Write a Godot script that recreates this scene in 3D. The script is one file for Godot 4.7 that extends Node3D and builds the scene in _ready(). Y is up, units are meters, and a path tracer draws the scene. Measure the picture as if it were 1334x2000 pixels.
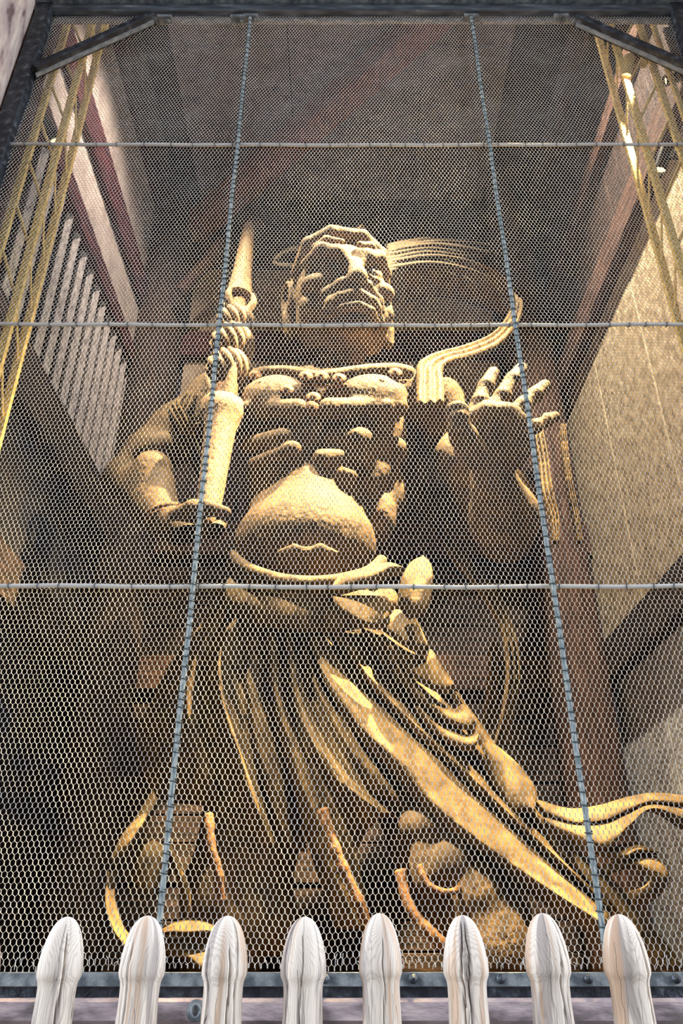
extends Node3D
# A temple guardian statue behind a wire screen, seen from below. y up, metres; the eye stands at (0, 1.6, 0) and looks along -z.

const TILT := 0.5027          # the camera looks up by 28.8 degrees
const FOCAL := 1500.0         # pixels of a 1334 x 2000 frame
const EYE := Vector3(0, 1.6, 0)
const SCREEN := 3.6           # distance of the wire screen
var rng := RandomNumberGenerator.new()
var M := {}
var taken := {}

# ------------------------------------------------------------------ meshes
class MB:
	var v := PackedVector3Array()
	var n := PackedVector3Array()
	var ix := PackedInt32Array()
	var uv := PackedVector2Array()
	func tri(a: Vector3, b: Vector3, c: Vector3) -> void:      # flat
		var k := v.size()
		var nn := (c - a).cross(b - a).normalized()
		v.append(a); v.append(b); v.append(c)
		n.append(nn); n.append(nn); n.append(nn)
		ix.append(k); ix.append(k + 1); ix.append(k + 2)
	func quad(a: Vector3, b: Vector3, c: Vector3, d: Vector3) -> void:
		tri(a, b, c); tri(a, c, d)
	func smooth(from_v: int, from_i: int) -> void:             # normals for what was added since
		n.resize(v.size())
		for i in range(from_v, v.size()): n[i] = Vector3.ZERO
		for t in range(from_i, ix.size(), 3):
			var a := ix[t]
			var b := ix[t + 1]
			var c := ix[t + 2]
			var nn := (v[c] - v[a]).cross(v[b] - v[a])
			n[a] += nn; n[b] += nn; n[c] += nn
		for i in range(from_v, v.size()): n[i] = n[i].normalized()
	func mesh() -> ArrayMesh:
		var a := []
		a.resize(Mesh.ARRAY_MAX)
		a[Mesh.ARRAY_VERTEX] = v
		a[Mesh.ARRAY_NORMAL] = n
		a[Mesh.ARRAY_INDEX] = ix
		if uv.size() == v.size(): a[Mesh.ARRAY_TEX_UV] = uv
		var m := ArrayMesh.new()
		m.add_surface_from_arrays(Mesh.PRIMITIVE_TRIANGLES, a)
		return m
	# a box with chamfered edges
	func box(at: Vector3, size: Vector3, bs := Basis.IDENTITY, bev := 0.01) -> void:
		var h := size * 0.5
		var e := minf(bev, minf(h.x, minf(h.y, h.z)) * 0.45)
		var P := func(sx: float, sy: float, sz: float, ax: int) -> Vector3:
			var p := Vector3(sx * (h.x - (0.0 if ax == 0 else e)), sy * (h.y - (0.0 if ax == 1 else e)), sz * (h.z - (0.0 if ax == 2 else e)))
			return at + bs * p
		for ax in 3:
			for s in [-1.0, 1.0]:
				var q := []
				for k in [[-1.0, -1.0], [-1.0, 1.0], [1.0, 1.0], [1.0, -1.0]]:
					var w := [0.0, 0.0, 0.0]
					w[ax] = s
					w[(ax + 1) % 3] = k[0]
					w[(ax + 2) % 3] = k[1]
					q.append(P.call(w[0], w[1], w[2], ax))
				if s > 0: quad(q[0], q[1], q[2], q[3])
				else: quad(q[3], q[2], q[1], q[0])
		for ax in 3:                                             # edges along ax
			var b := (ax + 1) % 3
			var c := (ax + 2) % 3
			for sb in [-1.0, 1.0]:
				for sc in [-1.0, 1.0]:
					var q := []
					for k in [[-1.0, b], [1.0, b], [1.0, c], [-1.0, c]]:
						var w := [0.0, 0.0, 0.0]
						w[ax] = k[0]; w[b] = sb; w[c] = sc
						q.append(P.call(w[0], w[1], w[2], k[1]))
					if sb * sc > 0: quad(q[3], q[2], q[1], q[0])
					else: quad(q[0], q[1], q[2], q[3])
		for sx in [-1.0, 1.0]:
			for sy in [-1.0, 1.0]:
				for sz in [-1.0, 1.0]:
					var a: Vector3 = P.call(sx, sy, sz, 0)
					var b: Vector3 = P.call(sx, sy, sz, 1)
					var c: Vector3 = P.call(sx, sy, sz, 2)
					if sx * sy * sz > 0: tri(a, c, b)
					else: tri(a, b, c)
	# a bar of width w and height h from a to b
	func bar(a: Vector3, b: Vector3, w: float, h: float, up := Vector3.UP, bev := 0.01) -> void:
		var z := (b - a).normalized()
		if absf(z.dot(up)) > 0.98: up = Vector3.FORWARD
		var x := up.cross(z).normalized()
		box((a + b) * 0.5, Vector3(w, h, a.distance_to(b)), Basis(x, z.cross(x), z), bev)
	# a tube through points; r a number or one per point
	func tube(pts: Array, r, sides := 8, caps := true, flat := 1.0) -> void:
		var fv := v.size()
		var fi := ix.size()
		var m := pts.size()
		var x := Vector3.ZERO
		for i in m:
			var t: Vector3 = (pts[mini(i + 1, m - 1)] - pts[maxi(i - 1, 0)]).normalized()
			if x == Vector3.ZERO:
				x = t.cross(Vector3.UP if absf(t.y) < 0.9 else Vector3.RIGHT).normalized()
			x = (x - t * x.dot(t)).normalized()
			var y := t.cross(x)
			var rr: float = r[i] if r is Array else r
			for s in sides:
				var an := TAU * s / sides
				v.append(pts[i] + (x * cos(an) + y * sin(an) * flat) * rr)
		for i in m - 1:
			for s in sides:
				var a := fv + i * sides + s
				var b := fv + i * sides + (s + 1) % sides
				ix.append_array([a, a + sides, b, b, a + sides, b + sides])
		if caps:
			for e in [0, m - 1]:
				var c := v.size()
				v.append(pts[e])
				for s in sides:
					var a: int = fv + e * sides + s
					var b: int = fv + e * sides + (s + 1) % sides
					if e == 0: ix.append_array([c, a, b])
					else: ix.append_array([c, b, a])
		smooth(fv, fi)
	# a turned shape: [radius, height] pairs about the axis of tr's y
	func lathe(prof: Array, tr := Transform3D.IDENTITY, sides := 20) -> void:
		var fv := v.size()
		var fi := ix.size()
		for p in prof:
			for s in sides:
				var an := TAU * s / sides
				v.append(tr * Vector3(cos(an) * p[0], p[1], sin(an) * p[0]))
		for i in prof.size() - 1:
			for s in sides:
				var a := fv + i * sides + s
				var b := fv + i * sides + (s + 1) % sides
				ix.append_array([a, a + sides, b, b, a + sides, b + sides])
		smooth(fv, fi)
	# a solid sheet through rails (arrays of points of equal length), smooth both ways
	func sheet(rails: Array, nu: int, nv: int, thick: float, back := Vector3(0, 0, -1), wob := 0.0) -> void:
		var R := rails.size()
		var L: int = rails[0].size()
		var g := PackedVector3Array()
		for iu in nu + 1:
			var u := float(iu) / nu * (R - 1)
			var r1 := mini(int(u), R - 2) if R > 1 else 0
			var fu := u - r1
			for jv in nv + 1:
				var w := float(jv) / nv * (L - 1)
				var l1 := mini(int(w), L - 2)
				var fw := w - l1
				var q := []
				for k in [r1 - 1, r1, r1 + 1, r1 + 2]:
					var rr: Array = rails[clampi(k, 0, R - 1)]
					var p1: Vector3 = rr[l1]
					var p2: Vector3 = rr[l1 + 1]
					q.append(p1.cubic_interpolate(p2, rr[maxi(l1 - 1, 0)], rr[mini(l1 + 2, L - 1)], fw))
				var p: Vector3 = q[1].cubic_interpolate(q[2], q[0], q[3], fu)
				if wob > 0.0: p += back * (wob * sin(u * 7.0 + w * 2.3) * sin(w * 3.1 - u * 1.7))
				g.append(p)
		var fv := v.size()
		var fi := ix.size()
		var W := nv + 1
		var N := g.size()
		v.append_array(g)
		for i in N: v.append(g[i] + back * thick)
		for i in nu:
			for j in nv:
				var a := fv + i * W + j
				ix.append_array([a, a + W, a + 1, a + 1, a + W, a + W + 1])
				var b := a + N
				ix.append_array([b, b + 1, b + W, b + 1, b + W + 1, b + W])
		for i in nu:
			for j in [0, nv]:
				var a: int = fv + i * W + j
				var s := [a, a + N, a + W, a + W, a + N, a + W + N]
				if j == nv: s.reverse()
				ix.append_array(s)
		for j in nv:
			for i in [0, nu]:
				var a: int = fv + i * W + j
				var s := [a, a + 1, a + N, a + 1, a + N + 1, a + N]
				if i == nu: s.reverse()
				ix.append_array(s)
		smooth(fv, fi)

# ------------------------------------------------------------------ distance fields, for carved bodies
class Field:
	var o: Vector3
	var c: float
	var nx: int
	var ny: int
	var nz: int
	var d := PackedFloat32Array()
	func _init(lo: Vector3, hi: Vector3, cell: float) -> void:
		o = lo; c = cell
		nx = int((hi.x - lo.x) / c) + 2
		ny = int((hi.y - lo.y) / c) + 2
		nz = int((hi.z - lo.z) / c) + 2
		d.resize(nx * ny * nz)
		d.fill(9.0)
	func span(lo: Vector3, hi: Vector3) -> Array:
		return [maxi(0, int((lo.x - o.x) / c)), mini(nx - 1, int((hi.x - o.x) / c) + 1), maxi(0, int((lo.y - o.y) / c)), mini(ny - 1, int((hi.y - o.y) / c) + 1), maxi(0, int((lo.z - o.z) / c)), mini(nz - 1, int((hi.z - o.z) / c) + 1)]
	func cap(a: Vector3, b: Vector3, ra: float, rb: float, k := 0.05, cut := false) -> void:
		var m := maxf(ra, rb) + k + c * 2.0
		var s := span(a.min(b) - Vector3(m, m, m), a.max(b) + Vector3(m, m, m))
		var ab := b - a
		var il := 1.0 / maxf(ab.length_squared(), 1e-9)
		for z in range(s[4], s[5] + 1):
			for y in range(s[2], s[3] + 1):
				var i: int = (z * ny + y) * nx + s[0]
				var p := o + Vector3(s[0], y, z) * c - a
				for x in range(s[0], s[1] + 1):
					var t := clampf(p.dot(ab) * il, 0.0, 1.0)
					var q := (p - ab * t).length() - ra - (rb - ra) * t
					var e := d[i]
					if cut:
						q = -q
						var h := maxf(k - absf(e - q), 0.0) / k
						d[i] = maxf(e, q) + h * h * k * 0.25
					else:
						var h := maxf(k - absf(e - q), 0.0) / k
						d[i] = minf(e, q) - h * h * k * 0.25
					p.x += c
					i += 1
	func ell(at: Vector3, r: Vector3, k := 0.05, cut := false, bs := Basis.IDENTITY) -> void:
		var ex := Vector3(absf(bs.x.x) * r.x + absf(bs.y.x) * r.y + absf(bs.z.x) * r.z, absf(bs.x.y) * r.x + absf(bs.y.y) * r.y + absf(bs.z.y) * r.z, absf(bs.x.z) * r.x + absf(bs.y.z) * r.y + absf(bs.z.z) * r.z)
		var m := k + c * 2.0
		ex += Vector3(m, m, m)
		var s := span(at - ex, at + ex)
		var iv := bs.transposed()
		var step := iv * Vector3(c, 0, 0)
		var ir := Vector3(1.0 / r.x, 1.0 / r.y, 1.0 / r.z)
		for z in range(s[4], s[5] + 1):
			for y in range(s[2], s[3] + 1):
				var i: int = (z * ny + y) * nx + s[0]
				var p := iv * (o + Vector3(s[0], y, z) * c - at)
				for x in range(s[0], s[1] + 1):
					var a := p * ir
					var k0 := a.length()
					var q := k0 * (k0 - 1.0) / maxf((a * ir).length(), 1e-6)
					var e := d[i]
					if cut: q = -q
					var h := maxf(k - absf(e - q), 0.0) / k
					if cut: d[i] = maxf(e, q) + h * h * k * 0.25
					else: d[i] = minf(e, q) - h * h * k * 0.25
					p += step
					i += 1
	func chain(pts: Array, rr: Array, k := 0.05, cut := false) -> void:
		for i in pts.size() - 1: cap(pts[i], pts[i + 1], rr[i], rr[i + 1], k, cut)
	func into(mb: MB, tr := Transform3D.IDENTITY) -> void:      # surface nets
		var fv := mb.v.size()
		var fi := mb.ix.size()
		var at := PackedInt32Array()
		at.resize(nx * ny * nz)
		at.fill(-1)
		var sx := 1
		var sy := nx
		var sz := nx * ny
		var off := [0, sx, sy, sx + sy, sz, sx + sz, sy + sz, sx + sy + sz]
		var ea := [0, 2, 4, 6, 0, 1, 4, 5, 0, 1, 2, 3]
		var eb := [1, 3, 5, 7, 2, 3, 6, 7, 4, 5, 6, 7]
		var near := c * 2.0
		var list := PackedInt32Array()
		for z in nz - 1:
			for y in ny - 1:
				var i := (z * ny + y) * nx
				for x in nx - 1:
					var e := d[i]
					if e < near and e > -near:
						var first := e < 0.0
						var hit := false
						for k in range(1, 8):
							if (d[i + off[k]] < 0.0) != first:
								hit = true
								break
						if hit:
							var sum := Vector3.ZERO
							var num := 0
							for k in 12:
								var d0 := d[i + off[ea[k]]]
								var d1 := d[i + off[eb[k]]]
								if (d0 < 0.0) != (d1 < 0.0):
									var t := d0 / (d0 - d1)
									var a: int = ea[k]
									var p := Vector3(a & 1, (a >> 1) & 1, a >> 2)
									if k < 4: p.x += t
									elif k < 8: p.y += t
									else: p.z += t
									sum += p
									num += 1
							at[i] = mb.v.size()
							mb.v.append(tr * (o + (Vector3(x, y, z) + sum / num) * c))
							list.append(i)
					i += 1
		for i in list:
			var x := i % nx
			var y := (i / nx) % ny
			var z := i / sz
			var inside := d[i] < 0.0
			for ax in 3:
				var s1: int = [sy, sz, sx][ax]
				var s2: int = [sz, sx, sy][ax]
				if (ax != 1 and y == 0) or (ax != 2 and z == 0) or (ax != 0 and x == 0): continue
				if inside == (d[i + [sx, sy, sz][ax]] < 0.0): continue
				var A := at[i]
				var B := at[i - s1]
				var C := at[i - s1 - s2]
				var D := at[i - s2]
				if B < 0 or C < 0 or D < 0: continue
				if inside: mb.ix.append_array([A, D, C, A, C, B])
				else: mb.ix.append_array([A, B, C, A, C, D])
		mb.smooth(fv, fi)

# ------------------------------------------------------------------ naming
func numbered(called: String) -> String:
	taken[called] = taken.get(called, -1) + 1
	return called if taken[called] == 0 else "%s_%03d" % [called, taken[called]]

func thing(called: String, label: String, category: String, at := Vector3.ZERO, group := "") -> Node3D:
	var t := Node3D.new()
	t.name = numbered(called)
	add_child(t)
	t.position = at
	t.set_meta("label", label)
	t.set_meta("category", category)
	if group: t.set_meta("group", group)
	return t

func shell(called: String, label: String) -> Node3D:
	var t := Node3D.new()
	t.name = called
	add_child(t)
	t.set_meta("label", label)
	t.set_meta("kind", "structure")
	return t

func part(called: String, mb: MB, mat: Material, parent: Node3D, kind := "") -> MeshInstance3D:
	var o := MeshInstance3D.new()
	o.name = called
	o.mesh = mb.mesh()
	o.material_override = mat
	o.cast_shadow = GeometryInstance3D.SHADOW_CASTING_SETTING_ON
	parent.add_child(o, true)
	if kind: o.set_meta("kind", kind)
	return o

# the point seen at (px, py) of the photograph, at the level distance d from the eye
func W(px: float, py: float, d: float) -> Vector3:
	var x := (px - 667.0) / FOCAL
	var y := (1000.0 - py) / FOCAL
	var t := d / (cos(TILT) - y * sin(TILT))
	return EYE + Vector3(x * t, (y * cos(TILT) + sin(TILT)) * t, -d)

func WW(a: Array) -> Array:
	var r := []
	for p in a: r.append(W(p[0], p[1], p[2]))
	return r

func curve(pts: Array, steps: int) -> Array:
	var r := []
	var n := pts.size()
	for i in n - 1:
		for s in steps:
			r.append(pts[i].cubic_interpolate(pts[i + 1], pts[maxi(i - 1, 0)], pts[mini(i + 2, n - 1)], float(s) / steps))
	r.append(pts[n - 1])
	return r

# ------------------------------------------------------------------ materials
func noise_tex(freq: float, cols: Array, sd: int, octaves := 4, size := 512, normal := 0.0, kind := FastNoiseLite.TYPE_SIMPLEX_SMOOTH) -> NoiseTexture2D:
	var f := FastNoiseLite.new()
	f.noise_type = kind
	f.frequency = freq
	f.fractal_octaves = octaves
	f.seed = sd
	var t := NoiseTexture2D.new()
	t.noise = f
	t.width = size
	t.height = size
	t.seamless = true
	if normal > 0.0:
		t.as_normal_map = true
		t.bump_strength = normal
	else:
		var g := Gradient.new()
		var offs := PackedFloat32Array()
		var cc := PackedColorArray()
		for k in cols:
			offs.append(k[0]); cc.append(Color(k[1]))
		g.offsets = offs
		g.colors = cc
		t.color_ramp = g
	return t

func mat(tex: Texture2D, scale: Vector3, rough: float, nrm: Texture2D = null, ns := 1.0, metal := 0.0, spec := 0.3) -> StandardMaterial3D:
	var m := StandardMaterial3D.new()
	m.albedo_texture = tex
	m.uv1_triplanar = true
	m.uv1_scale = scale
	m.roughness = rough
	m.metallic = metal
	m.metallic_specular = spec
	if nrm:
		m.normal_enabled = true
		m.normal_texture = nrm
		m.normal_scale = ns
	return m

func materials() -> void:
	var bumps := noise_tex(0.03, [], 3, 5, 512, 6.0)
	var fine := noise_tex(0.06, [], 5, 4, 512, 5.0)
	var wood := noise_tex(0.012, [[0.25, "382c20"], [0.45, "4e3f2b"], [0.6, "614d33"], [0.8, "413425"]], 11, 5)
	M.statue = mat(wood, Vector3(0.8, 0.8, 0.8), 0.75, bumps, 0.7)
	M.cloth = mat(noise_tex(0.014, [[0.2, "372b1e"], [0.5, "58472c"], [0.75, "695635"]], 12, 5), Vector3(0.8, 0.8, 0.8), 0.75, bumps, 0.6)
	M.hair = mat(noise_tex(0.02, [[0.3, "201913"], [0.7, "3a2e25"]], 13), Vector3(1, 1, 1), 0.8)
	M.carved = mat(noise_tex(0.03, [[0.3, "4a3322"], [0.6, "6f5031"]], 14), Vector3(1, 1, 1), 0.75, bumps, 0.8)
	M.staff = mat(noise_tex(0.015, [[0.3, "614d37"], [0.6, "79664d"]], 15), Vector3(1.5, 0.7, 1.5), 0.7, bumps, 0.5)
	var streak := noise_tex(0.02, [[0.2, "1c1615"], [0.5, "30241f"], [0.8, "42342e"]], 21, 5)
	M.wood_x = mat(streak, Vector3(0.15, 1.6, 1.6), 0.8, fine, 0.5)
	M.wood_y = mat(streak, Vector3(1.6, 0.15, 1.6), 0.8, fine, 0.5)
	M.wood_z = mat(streak, Vector3(1.6, 1.6, 0.15), 0.8, fine, 0.5)
	var brown := noise_tex(0.02, [[0.2, "2e1f18"], [0.5, "483228"], [0.8, "5e463a"]], 22, 5)
	M.brown_x = mat(brown, Vector3(0.15, 1.6, 1.6), 0.75, fine, 0.5)
	M.brown_y = mat(brown, Vector3(1.6, 0.15, 1.6), 0.75, fine, 0.5)
	M.brown_z = mat(brown, Vector3(1.6, 1.6, 0.15), 0.75, fine, 0.5)
	var red := noise_tex(0.02, [[0.2, "2b1116"], [0.6, "42191f"], [0.8, "56292c"]], 23, 4)
	M.red_x = mat(red, Vector3(0.2, 1.4, 1.4), 0.75, fine, 0.4)
	M.red_z = mat(red, Vector3(1.4, 1.4, 0.2), 0.75, fine, 0.4)
	M.tie_beam = mat(noise_tex(0.02, [[0.2, "5c3630"], [0.5, "7a4a40"], [0.8, "8f5c4e"]], 44, 4), Vector3(1.2, 1.2, 0.3), 0.75, fine, 0.4)
	M.plaster = mat(noise_tex(0.01, [[0.2, "a0958c"], [0.5, "b5aba1"], [0.8, "c2b9ae"]], 24, 5), Vector3(0.5, 0.25, 0.5), 0.9, fine, 0.3)
	M.tan_plaster = mat(noise_tex(0.01, [[0.2, "8c7d64"], [0.5, "a8987c"], [0.8, "b5a78c"]], 25, 5), Vector3(0.5, 0.4, 0.5), 0.9, fine, 0.3)
	M.right_wall = mat(noise_tex(0.02, [[0.2, "84755b"], [0.5, "a08f73"], [0.8, "b0a288"]], 26, 5), Vector3(0.8, 0.35, 0.8), 0.55, bumps, 0.45)
	M.grey_panel = mat(noise_tex(0.012, [[0.2, "a3a09c"], [0.5, "b8b5b0"], [0.8, "c6c3bc"]], 27, 5), Vector3(0.5, 0.5, 0.5), 0.6, fine, 0.4)
	M.ceiling = mat(noise_tex(0.012, [[0.12, "3a3a3c"], [0.2, "58585a"], [0.5, "686868"], [0.8, "727170"]], 28, 5), Vector3(0.6, 0.6, 0.6), 0.9, fine, 0.3)
	M.dark = mat(noise_tex(0.02, [[0.2, "14141a"], [0.6, "24222a"]], 29), Vector3(1, 0.2, 1), 0.85)
	M.steel = mat(noise_tex(0.015, [[0.2, "2a2f38"], [0.5, "3b424c"], [0.7, "4b545f"], [0.9, "7d8790"]], 30, 5), Vector3(1.5, 1.5, 1.5), 0.45, fine, 0.4, 0.5, 0.5)
	M.rail = mat(noise_tex(0.015, [[0.2, "434b55"], [0.5, "5d6670"], [0.75, "727c86"], [0.9, "a3adb4"]], 45, 5), Vector3(0.4, 1.5, 1.5), 0.4, fine, 0.3, 0.4, 0.5)
	M.steel_light = mat(noise_tex(0.015, [[0.2, "5a646c"], [0.5, "7d878e"], [0.8, "9aa3a8"]], 31, 5), Vector3(1.5, 1.5, 1.5), 0.45, fine, 0.3, 0.3, 0.5)
	M.ledge = mat(noise_tex(0.012, [[0.25, "6d6567"], [0.5, "a0949a"], [0.75, "bcafb0"]], 32, 5), Vector3(0.5, 1.5, 1.5), 0.6, fine, 0.5)
	M.truss = mat(noise_tex(0.02, [[0.2, "c9a850"], [0.5, "ecd07a"], [0.8, "f3dc90"]], 33, 4), Vector3(2, 2, 2), 0.55, fine, 0.3)
	M.batten = mat(noise_tex(0.02, [[0.25, "6f6c68"], [0.5, "a5a29d"], [0.8, "c4c2bd"]], 34, 5), Vector3(3, 0.5, 3), 0.8, fine, 0.4)
	M.column = mat(noise_tex(0.014, [[0.15, "6a5a5a"], [0.35, "b3a3a2"], [0.6, "d0c2ba"], [0.8, "e2d6ca"]], 35, 6), Vector3(1.0, 0.3, 1.0), 0.85, bumps, 0.8)
	M.stone = mat(noise_tex(0.02, [[0.2, "5a5854"], [0.6, "73716b"], [0.8, "827f79"]], 36, 5), Vector3(0.5, 0.5, 0.5), 0.9, fine, 0.6)
	M.outer = mat(noise_tex(0.02, [[0.2, "3a302c"], [0.6, "54463f"]], 37, 4), Vector3(0.4, 0.4, 0.4), 0.9)
	for k in 3:                                                 # weathered posts
		var pw := StandardMaterial3D.new()
		pw.albedo_texture = post_texture(k)
		pw.roughness = 0.8
		M["post%d" % k] = pw
	var wr := StandardMaterial3D.new()
	wr.albedo_color = Color("e4e6e4")
	wr.metallic = 0.0
	wr.roughness = 0.45
	M.wire = wr
	var rd := wr.duplicate()
	rd.albedo_color = Color("c9cccb")
	rd.roughness = 0.4
	M.rod = rd
	var rv := mat(noise_tex(0.03, [[0.3, "6f8086"], [0.6, "a3b1b4"], [0.8, "c4cdce"]], 43, 4), Vector3(6, 1, 6), 0.45, fine, 0.4)
	M.rod_green = rv
	var ty := wr.duplicate()
	ty.albedo_color = Color("3f4d52")
	M.tie = ty
	var bk := wr.duplicate()
	bk.albedo_color = Color("15161a")
	bk.roughness = 0.5
	M.black = bk
	var gd := wr.duplicate()
	gd.albedo_color = Color("c2a85c")
	gd.roughness = 0.4
	M.gold = gd
	var le := wr.duplicate()
	le.albedo_color = Color("fff1d0")
	le.emission_enabled = true
	le.emission = Color("ffdf9a")
	le.emission_energy_multiplier = 2.0
	M.lens = le
	var ey := wr.duplicate()
	ey.albedo_color = Color("1b1613")
	ey.roughness = 0.35
	M.pupil = ey

# ------------------------------------------------------------------ 
func _ready() -> void:
	rng.seed = 7
	# camera, sky, exposure
	var cam := Camera3D.new()
	cam.name = "camera"
	cam.position = EYE
	cam.rotation = Vector3(TILT, 0, 0)
	cam.fov = rad_to_deg(2.0 * atan(1000.0 / FOCAL))
	cam.near = 0.05
	cam.far = 200.0
	add_child(cam)
	cam.current = true
	var sky := ProceduralSkyMaterial.new()
	sky.sky_top_color = Color(0.75, 0.78, 0.84)
	sky.sky_horizon_color = Color(0.93, 0.93, 0.93)
	sky.ground_bottom_color = Color(0.45, 0.44, 0.42)
	sky.ground_horizon_color = Color(0.6, 0.6, 0.6)
	var env := Environment.new()
	env.background_mode = Environment.BG_SKY
	env.sky = Sky.new()
	env.sky.sky_material = sky
	env.background_energy_multiplier = 8.5
	env.tonemap_mode = Environment.TONE_MAPPER_LINEAR
	env.tonemap_exposure = 1.5
	env.sdfgi_enabled = true
	env.ssao_enabled = true
	env.ssil_enabled = true
	var we := WorldEnvironment.new()
	we.name = "world"
	we.environment = env
	add_child(we)
	materials()
	setting()
	statue()
	club()
	trusses()
	lamps()
	screen()
	fence()

# ------------------------------------------------------------------ the bay
func slab(called: String, a: Vector3, b: Vector3, m: Material, parent: Node3D, bev := 0.01) -> MeshInstance3D:
	var mb := MB.new()
	mb.box((a + b) * 0.5, (b - a).abs(), Basis.IDENTITY, bev)
	return part(called, mb, m, parent)

func setting() -> void:
	var E := EYE.y
	var XL := -3.2
	var XR := 3.4
	var ZF := -3.75
	var ZB := -9.5
	var f := shell("floor", "grey stone floor of the gate passage and of the bay behind the screen")
	for i in range(-8, 8):
		for k in range(-3, 9):
			slab("paving_stone", Vector3(i * 1.2 + 0.006, -0.2, -k * 1.2 + 0.006), Vector3(i * 1.2 + 1.194, rng.randf_range(-0.006, 0.0), -k * 1.2 + 1.194), M.stone, f, 0.012)
	slab("ground_bed", Vector3(-30, -0.4, -12), Vector3(30, -0.03, 30), M.stone, f)
	slab("bay_floor", Vector3(XL, 0, ZB), Vector3(XR, 0.35, -3.7), M.dark, f)
	# left wall: boards, beams, plaster bands
	var wl := shell("wall_left", "left wall of the bay: dark boards below, red-brown beams and pale plaster bands above")
	var n := 12
	var w := (ZF - ZB) / n
	for i in n:
		slab("board", Vector3(XL - 0.08, 0, ZB + i * w + 0.004), Vector3(XL + rng.randf_range(0, 0.012), E + 4.5, ZB + (i + 1) * w - 0.004), M.dark, wl)
	slab("backing", Vector3(XL - 0.2, 0, ZB - 0.3), Vector3(XL - 0.08, E + 5.2, ZF), M.dark, wl)
	slab("beam", Vector3(XL - 0.2, E + 4.5, ZB), Vector3(XL + 0.14, E + 5.13, ZF), M.wood_z, wl, 0.02)
	slab("beam", Vector3(XL - 0.2, E + 2.65, ZB), Vector3(XL + 0.14, E + 3.15, ZF), M.wood_z, wl, 0.02)
	slab("beam", Vector3(XL - 0.2, E + 7.4, ZB), Vector3(XL + 0.1, E + 7.73, ZF), M.red_z, wl, 0.02)
	slab("plaster_band", Vector3(XL - 0.2, E + 7.73, ZB), Vector3(XL + 0.02, E + 8.62, ZF), M.plaster, wl)
	slab("beam", Vector3(XL - 0.2, E + 8.62, ZB), Vector3(XL + 0.1, E + 9.2, ZF), M.red_z, wl, 0.02)
	slab("plaster_band", Vector3(XL - 0.2, E + 9.2, ZB), Vector3(XL + 0.02, E + 10.85, ZF), M.plaster, wl)
	slab("beam", Vector3(XL - 0.2, E + 10.85, ZB), Vector3(XL + 0.1, E + 11.2, ZF), M.red_z, wl, 0.02)
	slab("beam", Vector3(XL - 0.2, E + 11.2, ZB), Vector3(XL + 0.22, E + 11.8, ZF), M.brown_z, wl, 0.02)
	# the barred window in it
	var wi := shell("window_1", "barred window of upright pale battens high in the left wall")
	slab("back_board", Vector3(XL - 0.2, E + 5.13, ZB), Vector3(XL - 0.12, E + 7.4, ZF), M.dark, wi)
	n = 19
	for i in n:
		var mb := MB.new()
		mb.box(Vector3(XL + 0.0, E + 6.265, ZF - 0.2 - i * 0.285), Vector3(0.085, 2.27, 0.085), Basis(Vector3.UP, PI / 4), 0.006)
		part("lattice_bar", mb, M.batten, wi)
	# right wall
	var wr := shell("wall_right", "right wall of the bay: warm pale panels between brown beams, dark boards above")
	for i in 4:
		var z0 := ZB + i * 1.44
		slab("wall_panel", Vector3(XR - rng.randf_range(0, 0.008), E + 3.19, z0 + 0.004), Vector3(XR + 0.2, E + 7.06, z0 + 1.436), M.right_wall, wr)
		slab("lower_panel", Vector3(XR - rng.randf_range(0, 0.008), 0, z0 + 0.006), Vector3(XR + 0.2, E + 2.71, z0 + 1.434), M.grey_panel, wr)
	slab("beam", Vector3(XR - 0.16, E + 2.71, ZB), Vector3(XR + 0.2, E + 3.19, ZF), M.wood_z, wr, 0.02)
	slab("beam", Vector3(XR - 0.16, E + 7.06, ZB), Vector3(XR + 0.2, E + 7.5, ZF), M.brown_z, wr, 0.02)
	for i in 4:
		var z0 := ZB + i * 1.44
		slab("upper_board", Vector3(XR, E + 7.5, z0 + 0.005), Vector3(XR + 0.2, E + 11.8, z0 + 1.435), M.wood_y, wr)
	slab("beam", Vector3(XR - 0.12, E + 8.75, ZB), Vector3(XR + 0.2, E + 9.05, ZF), M.brown_z, wr, 0.02)
	slab("beam", Vector3(XR - 0.16, E + 10.8, ZB), Vector3(XR + 0.2, E + 11.3, ZF), M.brown_z, wr, 0.02)
	# back wall
	var wb := shell("wall_back", "back wall of the bay: dark planks below, tan plaster panels between red-brown beams above")
	slab("backing", Vector3(XL - 0.2, 0, ZB - 0.3), Vector3(XR + 0.2, E + 12, ZB - 0.1), M.dark, wb)
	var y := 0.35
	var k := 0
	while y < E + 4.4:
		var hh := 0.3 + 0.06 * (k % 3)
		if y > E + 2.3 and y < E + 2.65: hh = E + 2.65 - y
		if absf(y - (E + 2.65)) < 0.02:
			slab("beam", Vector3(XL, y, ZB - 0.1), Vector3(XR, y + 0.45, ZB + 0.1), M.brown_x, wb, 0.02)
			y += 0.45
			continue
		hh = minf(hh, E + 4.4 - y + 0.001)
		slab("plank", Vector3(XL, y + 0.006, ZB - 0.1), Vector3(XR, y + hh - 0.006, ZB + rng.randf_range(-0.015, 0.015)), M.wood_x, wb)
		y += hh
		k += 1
	slab("beam", Vector3(XL, E + 4.5, ZB - 0.1), Vector3(XR, E + 5.0, ZB + 0.14), M.brown_x, wb, 0.02)
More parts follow.
